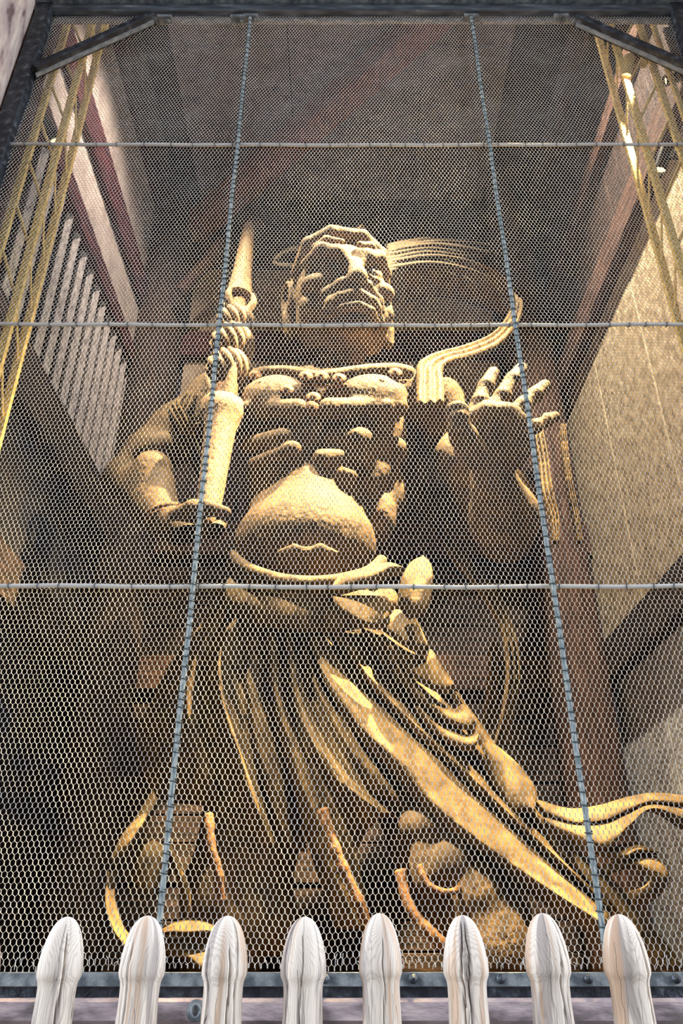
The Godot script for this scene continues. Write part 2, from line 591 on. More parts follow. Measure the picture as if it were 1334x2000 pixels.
	for i in 5:
		var x0 := -2.5 + i * 1.0
		slab("plaster_panel", Vector3(x0 + 0.008, E + 7.22, ZB - 0.1), Vector3(x0 + 0.992, E + 7.95, ZB), M.tan_plaster, wb)
		slab("shade_board", Vector3(x0 + 0.006, E + 5.0, ZB - 0.1), Vector3(x0 + 0.994, E + 7.2, ZB + rng.randf_range(0.0, 0.01)), M.wood_y, wb)  # dark boards stand in for the shadow of the statue on this wall
		slab("plaster_panel", Vector3(x0 + 0.008, E + 8.45, ZB - 0.1), Vector3(x0 + 0.992, E + 9.95, ZB), M.tan_plaster, wb)
		slab("upper_board", Vector3(x0 + 0.008, E + 10.3, ZB - 0.1), Vector3(x0 + 0.992, E + 11.7, ZB), M.wood_y, wb)
	slab("beam", Vector3(XL, E + 7.95, ZB - 0.1), Vector3(XR, E + 8.45, ZB + 0.16), M.red_x, wb, 0.03)
	slab("beam", Vector3(XL, E + 9.95, ZB - 0.1), Vector3(XR, E + 10.3, ZB + 0.3), M.wood_x, wb, 0.03)
	# ceiling
	var c := shell("ceiling", "flat ceiling of dull grey panels with open joints over the bay")
	var xs := [-2.55, -0.8, 1.25, 2.55]
	var zs := [-9.45, -7.97, -6.7, -5.43, -4.16, -3.75]
	for i in 3:
		for j in 5:
			slab("ceiling_panel", Vector3(xs[i] + 0.012, E + 11.6 + rng.randf_range(0, 0.02), zs[j] + 0.015), Vector3(xs[i + 1] - 0.012, E + 11.7, zs[j + 1] - 0.015), M.ceiling, c)
	slab("side_board", Vector3(XL - 0.2, E + 11.75, ZB), Vector3(xs[0], E + 11.85, ZF), M.dark, c)
	slab("side_board", Vector3(xs[3], E + 11.75, ZB), Vector3(XR + 0.2, E + 11.85, ZF), M.dark, c)
	slab("deck", Vector3(XL - 0.2, E + 11.85, ZB - 0.3), Vector3(XR + 0.2, E + 12.1, ZF), M.dark, c)
	# out of view: roof over the passage, bay across it, placed to cut daylight
	var r := shell("ceiling_passage", "dark timber underside of the gate roof above the passage")
	slab("roof_boards", Vector3(-9, E + 11.8, ZF), Vector3(9, E + 12.1, 9), M.outer, r)
	slab("lintel", Vector3(XL - 0.5, E + 9.2, ZF - 0.1), Vector3(XR + 0.5, E + 11.8, ZF + 0.25), M.outer, r)
	var o := shell("wall_front", "dark wall of the bay across the passage")
	slab("boards", Vector3(-9, 0, 3.5), Vector3(9, E + 11.8, 4), M.outer, o)
	# columns
	var cols := [[-2.87, -9.2, 0.36, "dark round timber column in the back corner beside the barred window", M.wood_y], [2.9, -9.2, 0.36, "dark brown round timber column in the back corner beside the pale right wall", M.brown_y], [-3.035, -3.4, 0.52, "thick weathered pale timber column in front of the left end of the screen", M.column], [3.42, -3.4, 0.52, "thick weathered timber column in front of the right end of the screen", M.column]]
	for q in cols:
		var t := thing("column", q[3], "column", Vector3(q[0], 0, q[1]))
		var mb := MB.new()
		mb.lathe([[0.001, 0], [q[2], 0], [q[2], 3.0], [q[2], 7.0], [q[2], E + 11.75], [0.001, E + 11.75]], Transform3D.IDENTITY, 40)
		part("shaft", mb, q[4], t)
		mb = MB.new()
		mb.lathe([[0.001, -0.02], [q[2] * 1.35, -0.02], [q[2] * 1.3, 0.16], [q[2] * 1.1, 0.2], [0.001, 0.2]], Transform3D.IDENTITY, 32)
		part("base_stone", mb, M.stone, t)
	# the diagonal tie under the ceiling
	var t := thing("diagonal_beam", "long red-brown squared beam running diagonally under the grey ceiling", "beam")
	var mb := MB.new()
	mb.bar(W(905, -20, 5.7), W(365, 460, 9.3), 0.36, 0.5, Vector3.UP, 0.02)
	part("timber", mb, M.tie_beam, t)
	# bracket arms on the back columns
	t = thing("bracket_arm", "curved timber bracket arm rising from the left back column", "bracket")
	mb = MB.new()
	mb.tube(curve(WW([[352, 572, 8.7], [375, 545, 8.65], [410, 508, 8.6], [437, 470, 8.5]]), 5), 0.1, 10)
	part("arm", mb, M.brown_x, t)
	t = thing("bracket_arm", "stub of a timber bracket above the top of the club", "bracket")
	mb = MB.new()
	mb.lathe([[0.001, 0], [0.2, 0.02], [0.24, 0.2], [0.16, 0.42], [0.001, 0.5]], Transform3D(Basis(Vector3.RIGHT, 0.5), W(492, 450, 9.2)), 16)
	part("block", mb, M.brown_y, t)
	t = thing("hanging_post", "narrow brown post hanging beside the left back column", "post")
	mb = MB.new()
	mb.bar(W(287, 760, 9.0), W(297, 655, 9.0), 0.12, 0.12)
	part("timber", mb, M.brown_y, t)
	t = thing("hanging_post", "second narrow post, notched, right of the left back column", "post")
	mb = MB.new()
	mb.bar(W(318, 755, 9.1), W(332, 640, 9.1), 0.16, 0.14)
	part("timber", mb, M.brown_y, t)

# ------------------------------------------------------------------ the statue
func statue() -> void:
	var t := thing("guardian_statue", "towering carved wooden guardian with bare muscular torso, frowning face and raised open palm", "statue")
	var body := MB.new()
	torso(body)
	legs(body)
	head(body)
	right_hand(body)
	left_hand(body)
	part("body", body, M.statue, t)
	dress(t)
	var p := thing("rock_base", "dark rugged rock base under the feet of the guardian", "base")
	var rb := MB.new()
	var fl := Field.new(Vector3(-2.6, 0.2, -8.3), Vector3(2.8, 1.2, -5.0), 0.06)
	fl.ell(Vector3(0.1, 0.5, -6.7), Vector3(2.3, 0.55, 1.4), 0.1)
	for i in 14:
		fl.ell(Vector3(rng.randf_range(-1.9, 2.1), rng.randf_range(0.4, 0.7), rng.randf_range(-7.6, -5.8)), Vector3(rng.randf_range(0.3, 0.6), rng.randf_range(0.2, 0.35), rng.randf_range(0.3, 0.5)), 0.06)
	fl.into(rb)
	part("rock", rb, M.carved, p)

func torso(body: MB) -> void:
	var f := Field.new(Vector3(-2.45, 3.5, -7.7), Vector3(2.0, 7.35, -5.2), 0.026)
	# trunk
	f.ell(W(637, 842, 6.62), Vector3(0.84, 0.66, 0.54), 0.1)
	f.ell(W(637, 790, 6.72), Vector3(0.84, 0.4, 0.46), 0.1)
	f.ell(W(600, 1010, 6.55), Vector3(0.62, 0.85, 0.5), 0.25)
	f.ell(W(596, 1066, 6.3), Vector3(0.65, 0.5, 0.55), 0.15)
	f.cap(W(592, 902, 6.08), W(597, 1035, 6.28), 0.1, 0.5, 0.14)
	f.ell(W(600, 1240, 6.75), Vector3(0.82, 0.6, 0.5), 0.2)
	# neck and trapezius
	f.cap(W(652, 790, 6.95), W(668, 660, 6.65), 0.27, 0.28, 0.06)
	f.cap(W(630, 788, 6.75), W(455, 786, 6.75), 0.27, 0.26, 0.08)
	f.cap(W(680, 786, 6.75), W(835, 772, 6.78), 0.27, 0.26, 0.08)
	# collar ridges
	f.cap(W(620, 738, 6.15), W(505, 745, 6.35), 0.09, 0.08, 0.05)
	f.cap(W(640, 736, 6.15), W(780, 738, 6.35), 0.09, 0.08, 0.05)
	# chest muscles
	f.ell(W(545, 772, 6.16), Vector3(0.38, 0.29, 0.2), 0.07, false, Basis(Vector3.BACK, 0.1) * Basis(Vector3.RIGHT, -0.6))
	f.ell(W(715, 768, 6.16), Vector3(0.42, 0.29, 0.2), 0.07, false, Basis(Vector3.BACK, -0.08) * Basis(Vector3.RIGHT, -0.6))
	f.cap(W(485, 800, 6.18), W(583, 801, 5.93), 0.1, 0.11, 0.05)
	f.cap(W(642, 799, 5.93), W(778, 796, 6.14), 0.11, 0.1, 0.05)
	f.cap(W(612, 760, 6.02), W(607, 815, 5.98), 0.05, 0.06, 0.05, true)
	f.ell(W(482, 795, 6.05), Vector3(0.06, 0.06, 0.06), 0.03)
	f.ell(W(757, 793, 6.0), Vector3(0.06, 0.06, 0.06), 0.03)
	# rib arch and the bulges below
	f.ell(W(600, 850, 6.06), Vector3(0.17, 0.2, 0.14), 0.05)
	f.cap(W(572, 878, 5.95), W(500, 908, 6.2), 0.085, 0.08, 0.05)
	f.cap(W(552, 856, 6.0), W(488, 872, 6.25), 0.1, 0.1, 0.05)
	f.cap(W(640, 858, 6.05), W(700, 856, 6.1), 0.1, 0.11, 0.05)
	f.cap(W(700, 858, 6.08), W(770, 875, 6.35), 0.11, 0.11, 0.05)
	f.cap(W(628, 895, 6.0), W(662, 893, 6.08), 0.09, 0.085, 0.05)
	f.ell(W(702, 897, 6.2), Vector3(0.16, 0.1, 0.12), 0.1)
	f.ell(W(672, 932, 6.14), Vector3(0.13, 0.09, 0.11), 0.1)
	f.ell(W(735, 930, 6.3), Vector3(0.11, 0.22, 0.12), 0.1, false, Basis(Vector3.BACK, -0.5))
	f.ell(W(765, 885, 6.42), Vector3(0.15, 0.11, 0.14), 0.1)
	f.ell(W(500, 925, 6.35), Vector3(0.11, 0.12, 0.12), 0.05)
	f.ell(W(768, 960, 6.55), Vector3(0.13, 0.27, 0.16), 0.12)
	f.ell(W(745, 1010, 6.5), Vector3(0.14, 0.25, 0.2), 0.08)
	# belly creases and navel
	f.chain(WW([[505, 1036, 5.84], [530, 1054, 5.77], [560, 1068, 5.74], [600, 1073, 5.73], [640, 1067, 5.74], [668, 1046, 5.8]]), [0.012, 0.03, 0.035, 0.035, 0.03, 0.012], 0.05, true)
	f.chain(WW([[545, 1080, 5.76], [575, 1074, 5.72], [600, 1078, 5.73], [625, 1073, 5.72], [655, 1080, 5.76]]), [0.03, 0.045, 0.035, 0.045, 0.03], 0.04)
	# viewer's left arm: shoulder, elbow, forearm to the hip
	var sh := W(430, 792, 6.8)
	var el := W(240, 935, 6.65)
	var wr := W(318, 1020, 6.05)
	f.ell(sh, Vector3(0.38, 0.36, 0.36), 0.12)
	f.cap(W(455, 770, 6.75), sh, 0.34, 0.34, 0.12)
	f.chain([sh, W(350, 845, 6.75), W(290, 890, 6.7), el], [0.33, 0.31, 0.25, 0.19], 0.08)
	f.ell(W(305, 880, 6.5), Vector3(0.22, 0.16, 0.18), 0.08, false, Basis(Vector3.BACK, 0.6))
	f.chain([el, W(285, 965, 6.4), wr], [0.19, 0.24, 0.16], 0.08)
	f.ell(W(297, 925, 6.3), Vector3(0.2, 0.24, 0.2), 0.1)
	f.cap(W(310, 950, 6.25), W(322, 1005, 6.05), 0.15, 0.13, 0.08)
	# viewer's right arm: down to the elbow, forearm up towards the eye
	sh = W(838, 778, 6.78)
	el = W(985, 1045, 6.65)
	wr = W(962, 930, 5.7)
	f.ell(sh, Vector3(0.35, 0.31, 0.32), 0.1)
	f.ell(W(872, 778, 6.92), Vector3(0.25, 0.18, 0.22), 0.08)
	f.chain([sh, W(905, 880, 6.95), W(950, 970, 6.82), el], [0.28, 0.3, 0.3, 0.25], 0.1)
	f.ell(W(895, 905, 6.72), Vector3(0.24, 0.32, 0.24), 0.1, false, Basis(Vector3.BACK, 0.35))
	f.chain([el, W(985, 1010, 6.2), wr], [0.26, 0.31, 0.19], 0.1)
	f.into(body)

func legs(body: MB) -> void:
	var f := Field.new(Vector3(-2.0, 0.6, -7.9), Vector3(2.6, 4.3, -5.0), 0.034)
	f.ell(W(600, 1260, 6.75), Vector3(0.85, 0.6, 0.55), 0.2)
	# viewer's left leg
	var k := W(490, 1630, 6.45)
	f.chain([W(520, 1290, 6.85), W(500, 1470, 6.75), k], [0.5, 0.44, 0.36], 0.15)
	var a := Vector3(-0.98, 1.0, -6.6)
	f.chain([k, k.lerp(a, 0.35), k.lerp(a, 0.75), a], [0.38, 0.4, 0.26, 0.24], 0.1)
	f.ell(W(490, 1660, 6.2), Vector3(0.24, 0.2, 0.16), 0.08)
	f.ell(W(540, 1800, 6.35), Vector3(0.16, 0.22, 0.2), 0.1)
	f.ell(W(482, 1800, 6.15), Vector3(0.16, 0.22, 0.14), 0.08)
	f.cap(a + Vector3(0, -0.15, 0.1), a + Vector3(-0.15, -0.22, 0.75), 0.22, 0.15, 0.1)
	# viewer's right leg
	k = W(850, 1625, 6.35)
	f.chain([W(700, 1290, 6.85), W(790, 1470, 6.75), k], [0.5, 0.44, 0.36], 0.15)
	a = Vector3(1.42, 1.0, -6.6)
	f.chain([k, k.lerp(a, 0.4), k.lerp(a, 0.8), a], [0.36, 0.38, 0.28, 0.25], 0.1)
	f.ell(W(858, 1610, 6.0), Vector3(0.3, 0.16, 0.22), 0.08)
	f.ell(W(893, 1680, 5.86), Vector3(0.17, 0.15, 0.16), 0.05)
	f.ell(W(838, 1690, 5.98), Vector3(0.14, 0.22, 0.14), 0.06)
	f.ell(W(935, 1742, 5.86), Vector3(0.19, 0.19, 0.18), 0.05)
	f.ell(W(972, 1835, 5.92), Vector3(0.26, 0.34, 0.24), 0.06)
	f.ell(W(900, 1790, 6.05), Vector3(0.12, 0.26, 0.14), 0.06)
	f.cap(a + Vector3(0, -0.15, 0.1), a + Vector3(0.25, -0.22, 0.75), 0.22, 0.15, 0.1)
	f.into(body)

func head(body: MB) -> void:
	var f := Field.new(Vector3(-0.82, -0.9, -0.85), Vector3(0.82, 1.0, 1.0), 0.0165)
	f.ell(Vector3(0, 0.12, -0.08), Vector3(0.54, 0.6, 0.6), 0.05)
	f.ell(Vector3(0, -0.16, 0.06), Vector3(0.5, 0.5, 0.5), 0.15)
	f.cap(Vector3(-0.27, -0.42, 0.1), Vector3(0.27, -0.42, 0.1), 0.24, 0.24, 0.12)
	f.ell(Vector3(0, -0.54, 0.42), Vector3(0.25, 0.15, 0.2), 0.08)
	f.ell(Vector3(0, -0.56, 0.54), Vector3(0.13, 0.1, 0.11), 0.05)
	for s in [-1.0, 1.0]:
		f.ell(Vector3(s * 0.24, 0.09, 0.58), Vector3(0.15, 0.09, 0.12), 0.05, true)
		f.ell(Vector3(s * 0.35, -0.06, 0.36), Vector3(0.17, 0.12, 0.16), 0.06)
		f.ell(Vector3(s * 0.37, -0.27, 0.3), Vector3(0.16, 0.14, 0.14), 0.06)
		f.chain([Vector3(s * 0.07, 0.12, 0.58), Vector3(s * 0.16, 0.24, 0.56), Vector3(s * 0.32, 0.3, 0.48), Vector3(s * 0.47, 0.2, 0.33)], [0.07, 0.085, 0.08, 0.05], 0.04)
		f.ell(Vector3(s * 0.09, 0.24, 0.56), Vector3(0.07, 0.09, 0.07), 0.03)
		f.chain([Vector3(s * 0.1, 0.42, 0.5), Vector3(s * 0.25, 0.46, 0.43), Vector3(s * 0.38, 0.4, 0.35)], [0.035, 0.045, 0.03], 0.04)
		f.ell(Vector3(s * 0.235, 0.09, 0.46), Vector3(0.115, 0.085, 0.085), 0.02)
		f.chain([Vector3(s * 0.1, 0.1, 0.545), Vector3(s * 0.2, 0.17, 0.545), Vector3(s * 0.31, 0.15, 0.49), Vector3(s * 0.38, 0.07, 0.4)], [0.02, 0.026, 0.024, 0.02], 0.015)
		f.chain([Vector3(s * 0.1, 0.07, 0.55), Vector3(s * 0.2, 0.015, 0.55), Vector3(s * 0.31, 0.02, 0.49), Vector3(s * 0.39, 0.06, 0.4)], [0.018, 0.024, 0.022, 0.018], 0.015)
		f.ell(Vector3(s * 0.115, -0.13, 0.6), Vector3(0.085, 0.07, 0.09), 0.03)
		f.chain([Vector3(s * 0.15, -0.1, 0.57), Vector3(s * 0.29, -0.21, 0.48), Vector3(s * 0.36, -0.36, 0.4), Vector3(s * 0.3, -0.5, 0.36)], [0.045, 0.06, 0.055, 0.03], 0.03)
		f.ell(Vector3(s * 0.575, -0.08, -0.05), Vector3(0.07, 0.27, 0.16), 0.03)
		f.ell(Vector3(s * 0.61, -0.05, 0.0), Vector3(0.05, 0.17, 0.08), 0.03, true)
		f.cap(Vector3(s * 0.575, -0.3, -0.0), Vector3(s * 0.57, -0.46, 0.0), 0.07, 0.06, 0.03)
	f.cap(Vector3(0, 0.14, 0.55), Vector3(0, -0.07, 0.7), 0.07, 0.095, 0.05)
	f.ell(Vector3(0, -0.1, 0.71), Vector3(0.105, 0.085, 0.09), 0.03)
	for s in [-1.0, 1.0]: f.ell(Vector3(s * 0.055, -0.19, 0.68), Vector3(0.035, 0.035, 0.04), 0.015, true)
	# mouth turned down at the corners
	f.ell(Vector3(0, -0.34, 0.54), Vector3(0.31, 0.14, 0.16), 0.06)
	f.chain([Vector3(-0.34, -0.43, 0.44), Vector3(-0.18, -0.3, 0.63), Vector3(0, -0.26, 0.7), Vector3(0.18, -0.3, 0.63), Vector3(0.34, -0.43, 0.44)], [0.035, 0.05, 0.05, 0.05, 0.035], 0.02)
	f.chain([Vector3(-0.28, -0.46, 0.48), Vector3(-0.14, -0.43, 0.66), Vector3(0, -0.42, 0.71), Vector3(0.14, -0.43, 0.66), Vector3(0.28, -0.46, 0.48)], [0.035, 0.055, 0.06, 0.055, 0.035], 0.02)
	f.chain([Vector3(-0.29, -0.43, 0.55), Vector3(-0.13, -0.36, 0.72), Vector3(0, -0.34, 0.76), Vector3(0.13, -0.36, 0.72), Vector3(0.29, -0.43, 0.55)], [0.018, 0.036, 0.042, 0.036, 0.018], 0.02, true)
	f.chain([Vector3(-0.3, -0.55, 0.4), Vector3(-0.1, -0.49, 0.63), Vector3(0.1, -0.49, 0.63), Vector3(0.3, -0.55, 0.4)], [0.02, 0.025, 0.025, 0.02], 0.03, true)
	# crown of hair and the top knot
	f.chain([Vector3(-0.53, 0.2, 0.1), Vector3(-0.42, 0.48, 0.28), Vector3(-0.18, 0.6, 0.38), Vector3(0.18, 0.6, 0.38), Vector3(0.42, 0.48, 0.28), Vector3(0.53, 0.2, 0.1)], [0.05, 0.07, 0.07, 0.07, 0.07, 0.05], 0.03)
	f.ell(Vector3(0, 0.78, -0.1), Vector3(0.2, 0.2, 0.2), 0.05)
	f.into(body, head_frame())

func head_frame() -> Transform3D:
	return Transform3D(Basis(Vector3.BACK, 0.1) * Basis(Vector3.UP, 0.26) * Basis(Vector3.RIGHT, 0.29), W(662, 588, 6.4))

func right_hand(body: MB) -> void:          # viewer's right: palm out, fingers spread
	var f := Field.new(W(840, 1000, 5.75), W(840, 1000, 5.75) + Vector3(1.35, 1.85, 0.95), 0.0165)
	var pc := W(962, 850, 5.4)
	f.ell(pc, Vector3(0.3, 0.32, 0.13), 0.05, false, Basis(Vector3.RIGHT, 0.35))
	f.cap(W(960, 945, 5.7), W(960, 885, 5.6), 0.18, 0.2, 0.1)
	f.ell(W(914, 868, 5.42), Vector3(0.13, 0.2, 0.13), 0.08, false, Basis(Vector3.RIGHT, 0.4))
	f.ell(W(1010, 866, 5.46), Vector3(0.12, 0.2, 0.12), 0.08, false, Basis(Vector3.RIGHT, 0.4))
	f.chain(WW([[915, 822, 5.3], [950, 806, 5.25], [990, 808, 5.26], [1025, 830, 5.32]]), [0.085, 0.09, 0.09, 0.08], 0.04)
	var fg := [[[925, 815, 5.3], [938, 782, 5.3], [950, 752, 5.34], [963, 728, 5.42]], [[962, 806, 5.28], [982, 772, 5.3], [1003, 740, 5.36], [1018, 720, 5.45]], [[1000, 812, 5.3], [1022, 790, 5.32], [1045, 770, 5.38], [1064, 753, 5.46]], [[1022, 845, 5.34], [1045, 832, 5.36], [1066, 820, 5.42], [1084, 814, 5.5]]]
	for k in 4:
		var g: Array = fg[k]
		var r: float = [0.072, 0.074, 0.071, 0.062][k]
		f.chain(WW(g), [r * 1.08, r, r * 0.96, r * 0.78], 0.012)
		for j in [1, 2]: f.ell(W(g[j][0], g[j][1] + 2, g[j][2] - 0.02), Vector3(r, r * 0.9, r) * 1.06, 0.02)
	f.chain(WW([[922, 880, 5.4], [905, 852, 5.2], [897, 836, 5.1]]), [0.13, 0.11, 0.095], 0.04)
	f.chain(WW([[897, 836, 5.1], [896, 818, 5.06], [893, 802, 5.08]]), [0.095, 0.085, 0.08], 0.015)
	f.ell(W(893, 802, 5.06), Vector3(0.1, 0.075, 0.09), 0.01)
	f.into(body)

func left_hand(body: MB) -> void:           # viewer's left: closed on the lower end of the club, at the hip
	var f := Field.new(W(285, 1095, 6.3), W(285, 1095, 6.3) + Vector3(1.0, 0.85, 0.85), 0.0165)
	f.cap(W(316, 1015, 6.05), W(350, 1028, 5.95), 0.155, 0.17, 0.06)
	f.ell(W(365, 1025, 5.88), Vector3(0.2, 0.14, 0.17), 0.06, false, Basis(Vector3.BACK, 0.15))
	for k in 4:                               # fingers curl round under the shaft
		f.chain(WW([[345, 1030 + k * 5, 5.8 + k * 0.05], [384, 1044 + k * 3, 5.62 + k * 0.06], [420 - k * 3, 1038 + k * 4, 5.62 + k * 0.06], [430 - k * 4, 1024 + k * 4, 5.72 + k * 0.05]]), [0.078, 0.074, 0.068, 0.056], 0.012)
		f.ell(W(384, 1043 + k * 3, 5.6 + k * 0.06), Vector3(0.082, 0.08, 0.08), 0.02)
	f.chain(WW([[352, 1010, 5.8], [378, 995, 5.7], [408, 993, 5.66], [442, 1000, 5.68]]), [0.1, 0.085, 0.07, 0.045], 0.025)
	f.into(body)

func dress(t: Node3D) -> void:
	var mb := MB.new()
	# hair: locks blown to both sides of the head
	for k in 26:
		var y0 := 492.0 + rng.randf_range(-14, 40)
		var len_ := rng.randf_range(90, 225)
		var dy := rng.randf_range(-16, 18)
		mb.tube(curve(WW([[755, y0, 6.5], [755 + len_ * 0.4, y0 - 14 + dy * 0.3, 6.7], [755 + len_ * 0.75, y0 - 8 + dy * 0.8, 6.85], [755 + len_, y0 + dy + rng.randf_range(-6, 14), 6.95]]), 4), [0.03, 0.03, 0.03, 0.03, 0.028, 0.026, 0.025, 0.024, 0.022, 0.018, 0.014, 0.01, 0.004], 6)
	for k in 12:
		var q := k * 2.6
		mb.tube(curve(WW([[612 - k, 478 + q * 0.6, 6.45], [565, 486 + q * 0.2, 6.5], [538 - q * 0.15, 505 + q * 0.3, 6.5], [545 + q * 0.3, 520 - q * 0.15, 6.5], [585 + q, 522 - q * 0.1, 6.5]]), 4), 0.018, 6)
	for k in 7:
		mb.tube(curve(WW([[640 + k * 8, 474 - k % 3 * 3, 6.3], [668 + k * 5, 460 - k * 1.2, 6.35], [690 + k * 3, 452 - k * 2.0, 6.4], [704 + k * 2, 440 + k * 4, 6.45]]), 4), 0.012, 6)
	part("hair", mb, M.hair, t, "stuff")
	# pupils
	for s in [-1.0, 1.0]:
		mb = MB.new()
		mb.lathe([[0.001, 0.024], [0.03, 0.02], [0.045, 0.0], [0.04, -0.02]], head_frame() * Transform3D(Basis(Vector3.RIGHT, PI / 2), Vector3(s * 0.22, 0.085, 0.54)), 14)
		part("pupil", mb, M.pupil, t)
	# necklace: a band, a beaded edge, rosettes, a pendant
	mb = MB.new()
	mb.tube(curve(WW([[492, 735, 6.2], [520, 728, 6.12], [570, 728, 6.04], [620, 738, 5.98], [660, 732, 5.98], [720, 724, 6.04], [770, 722, 6.12], [800, 728, 6.25]]), 5), 0.07, 10)
	part("necklace", mb, M.cloth, t)
	mb = MB.new()
	for k in 34:
		var u := k / 33.0
		mb.lathe([[0.001, -0.026], [0.02, -0.015], [0.026, 0], [0.02, 0.015], [0.001, 0.026]], Transform3D(Basis.IDENTITY, W(500 + u * 290, 745 + 9 * sin(u * PI), 6.12 - 0.16 * sin(u * PI))), 8)
	part("bead_string", mb, M.carved, t, "stuff")
	for p in [[512, 752, 6.02], [560, 763, 5.93], [597, 737, 5.92], [628, 737, 5.92], [662, 741, 5.93], [745, 748, 6.0], [612, 778, 5.88], [772, 730, 6.05], [498, 735, 6.1]]:
		mb = MB.new()
		mb.lathe([[0.001, 0.05], [0.03, 0.045], [0.036, 0.03], [0.06, 0.03], [0.075, 0.012], [0.06, -0.01], [0.001, -0.02]], Transform3D(Basis(Vector3.RIGHT, PI / 2 - 0.2), W(p[0], p[1], p[2])), 16)
		part("rosette", mb, M.carved, t)
	mb = MB.new()
	mb.lathe([[0.001, -0.1], [0.06, -0.07], [0.08, 0], [0.05, 0.06], [0.02, 0.09], [0.001, 0.1]], Transform3D(Basis.IDENTITY, W(609, 797, 5.9)), 16)
	part("pendant", mb, M.carved, t)
	# bracelet on the lowered wrist
	for k in 2:
		mb = MB.new()
		var pts := []
		var a0 := W(322, 1006 + k * 9, 6.04)
		for i in 19:
			var an := TAU * i / 18
			pts.append(a0 + Vector3(cos(an) * 0.165, 0.06 * cos(an), sin(an) * 0.165))
		mb.tube(pts, 0.025, 8)
		part("bracelet", mb, M.carved, t)
	# sash bands under the belly
	for q in [[0.055, [[447, 1080, 6.2], [480, 1108, 5.95], [540, 1130, 5.75], [600, 1137, 5.7], [660, 1133, 5.72], [720, 1117, 5.85], [745, 1095, 6.1]]], [0.04, [[447, 1100, 6.2], [480, 1128, 5.98], [530, 1152, 5.82], [590, 1166, 5.78], [650, 1160, 5.8], [700, 1150, 5.9]]], [0.15, [[450, 1150, 6.25], [490, 1180, 6.05], [550, 1195, 5.92], [620, 1200, 5.9], [690, 1195, 5.95], [760, 1180, 6.15]]]]:
		mb = MB.new()
		mb.tube(curve(WW(q[1]), 5), q[0], 10)
		part("waist_sash", mb, M.cloth, t)
	# knot: two loops and a hanging petal
	leaf("sash_knot", t, [[640, 1150, 5.75], [668, 1122, 5.6], [715, 1108, 5.52], [760, 1098, 5.55], [786, 1108, 5.65]], [[648, 1158, 5.7], [690, 1146, 5.5], [730, 1134, 5.42], [765, 1118, 5.5], [788, 1112, 5.65]], 0.06, 0.07)
	leaf("sash_knot", t, [[648, 1160, 5.75], [700, 1152, 5.68], [742, 1160, 5.66], [765, 1178, 5.68], [758, 1205, 5.7]], [[655, 1178, 5.68], [690, 1202, 5.55], [720, 1218, 5.52], [745, 1220, 5.55], [762, 1208, 5.66]], 0.05, 0.07)
	leaf("sash_knot", t, [[800, 1203, 5.72], [778, 1172, 5.7], [784, 1130, 5.72], [802, 1098, 5.8], [824, 1086, 5.84]], [[806, 1202, 5.68], [836, 1184, 5.62], [846, 1140, 5.66], [842, 1102, 5.76], [828, 1087, 5.83]], 0.05, 0.06)
	leaf("sash_knot", t, [[430, 1140, 6.3], [455, 1150, 6.15], [490, 1190, 6.05], [520, 1215, 6.0]], [[445, 1190, 6.25], [470, 1208, 6.1], [490, 1218, 6.05], [510, 1222, 6.0]], 0.07, 0.08)
	# skirt, viewer's right: fold crests and valleys, one rail each; the lower left edge of each fold stands proud
	mb = MB.new()
	mb.sheet([
		WW([[700, 1222, 6.35], [770, 1250, 6.4], [830, 1330, 6.4], [920, 1420, 6.3], [1010, 1520, 6.2], [1100, 1640, 6.1]]),
		WW([[720, 1232, 6.12], [768, 1290, 6.1], [850, 1372, 6.05], [932, 1448, 6.0], [1020, 1545, 5.98], [1140, 1680, 5.98]]),
		WW([[712, 1236, 6.05], [760, 1300, 5.98], [835, 1382, 5.95], [925, 1458, 5.9], [1015, 1560, 5.9], [1150, 1705, 5.9]]),
		WW([[700, 1236, 6.25], [752, 1306, 6.2], [824, 1388, 6.15], [912, 1466, 6.1], [1006, 1570, 6.05], [1170, 1735, 6.0]]),
		WW([[672, 1236, 6.08], [728, 1312, 6.02], [806, 1394, 6.0], [900, 1480, 5.94], [1002, 1580, 5.9], [1190, 1765, 5.9]]),
		WW([[660, 1238, 6.02], [715, 1318, 5.93], [795, 1402, 5.88], [892, 1492, 5.8], [998, 1592, 5.78], [1198, 1778, 5.8]]),
		WW([[648, 1238, 6.25], [700, 1320, 6.15], [778, 1404, 6.1], [878, 1494, 6.0], [984, 1598, 5.96], [1196, 1784, 5.92]]),
		WW([[628, 1240, 6.05], [672, 1320, 5.95], [745, 1400, 5.88], [850, 1498, 5.8], [962, 1604, 5.76], [1194, 1792, 5.8]]),
		WW([[606, 1240, 5.98], [640, 1320, 5.85], [702, 1408, 5.76], [800, 1510, 5.66], [910, 1624, 5.62], [1180, 1806, 5.7]]),
		WW([[600, 1240, 6.08], [632, 1322, 5.98], [692, 1414, 5.9], [788, 1516, 5.8], [898, 1632, 5.75], [1172, 1812, 5.8]]),
		WW([[596, 1240, 6.3], [626, 1326, 6.2], [682, 1424, 6.1], [775, 1525, 6.0], [885, 1640, 5.95], [1160, 1820, 5.95]])], 80, 60, 0.07, Vector3(0, -0.2, -0.98), 0.012)
	part("skirt_panel", mb, M.cloth, t)
	# skirt, middle: the grey folds over the right thigh
	mb = MB.new()
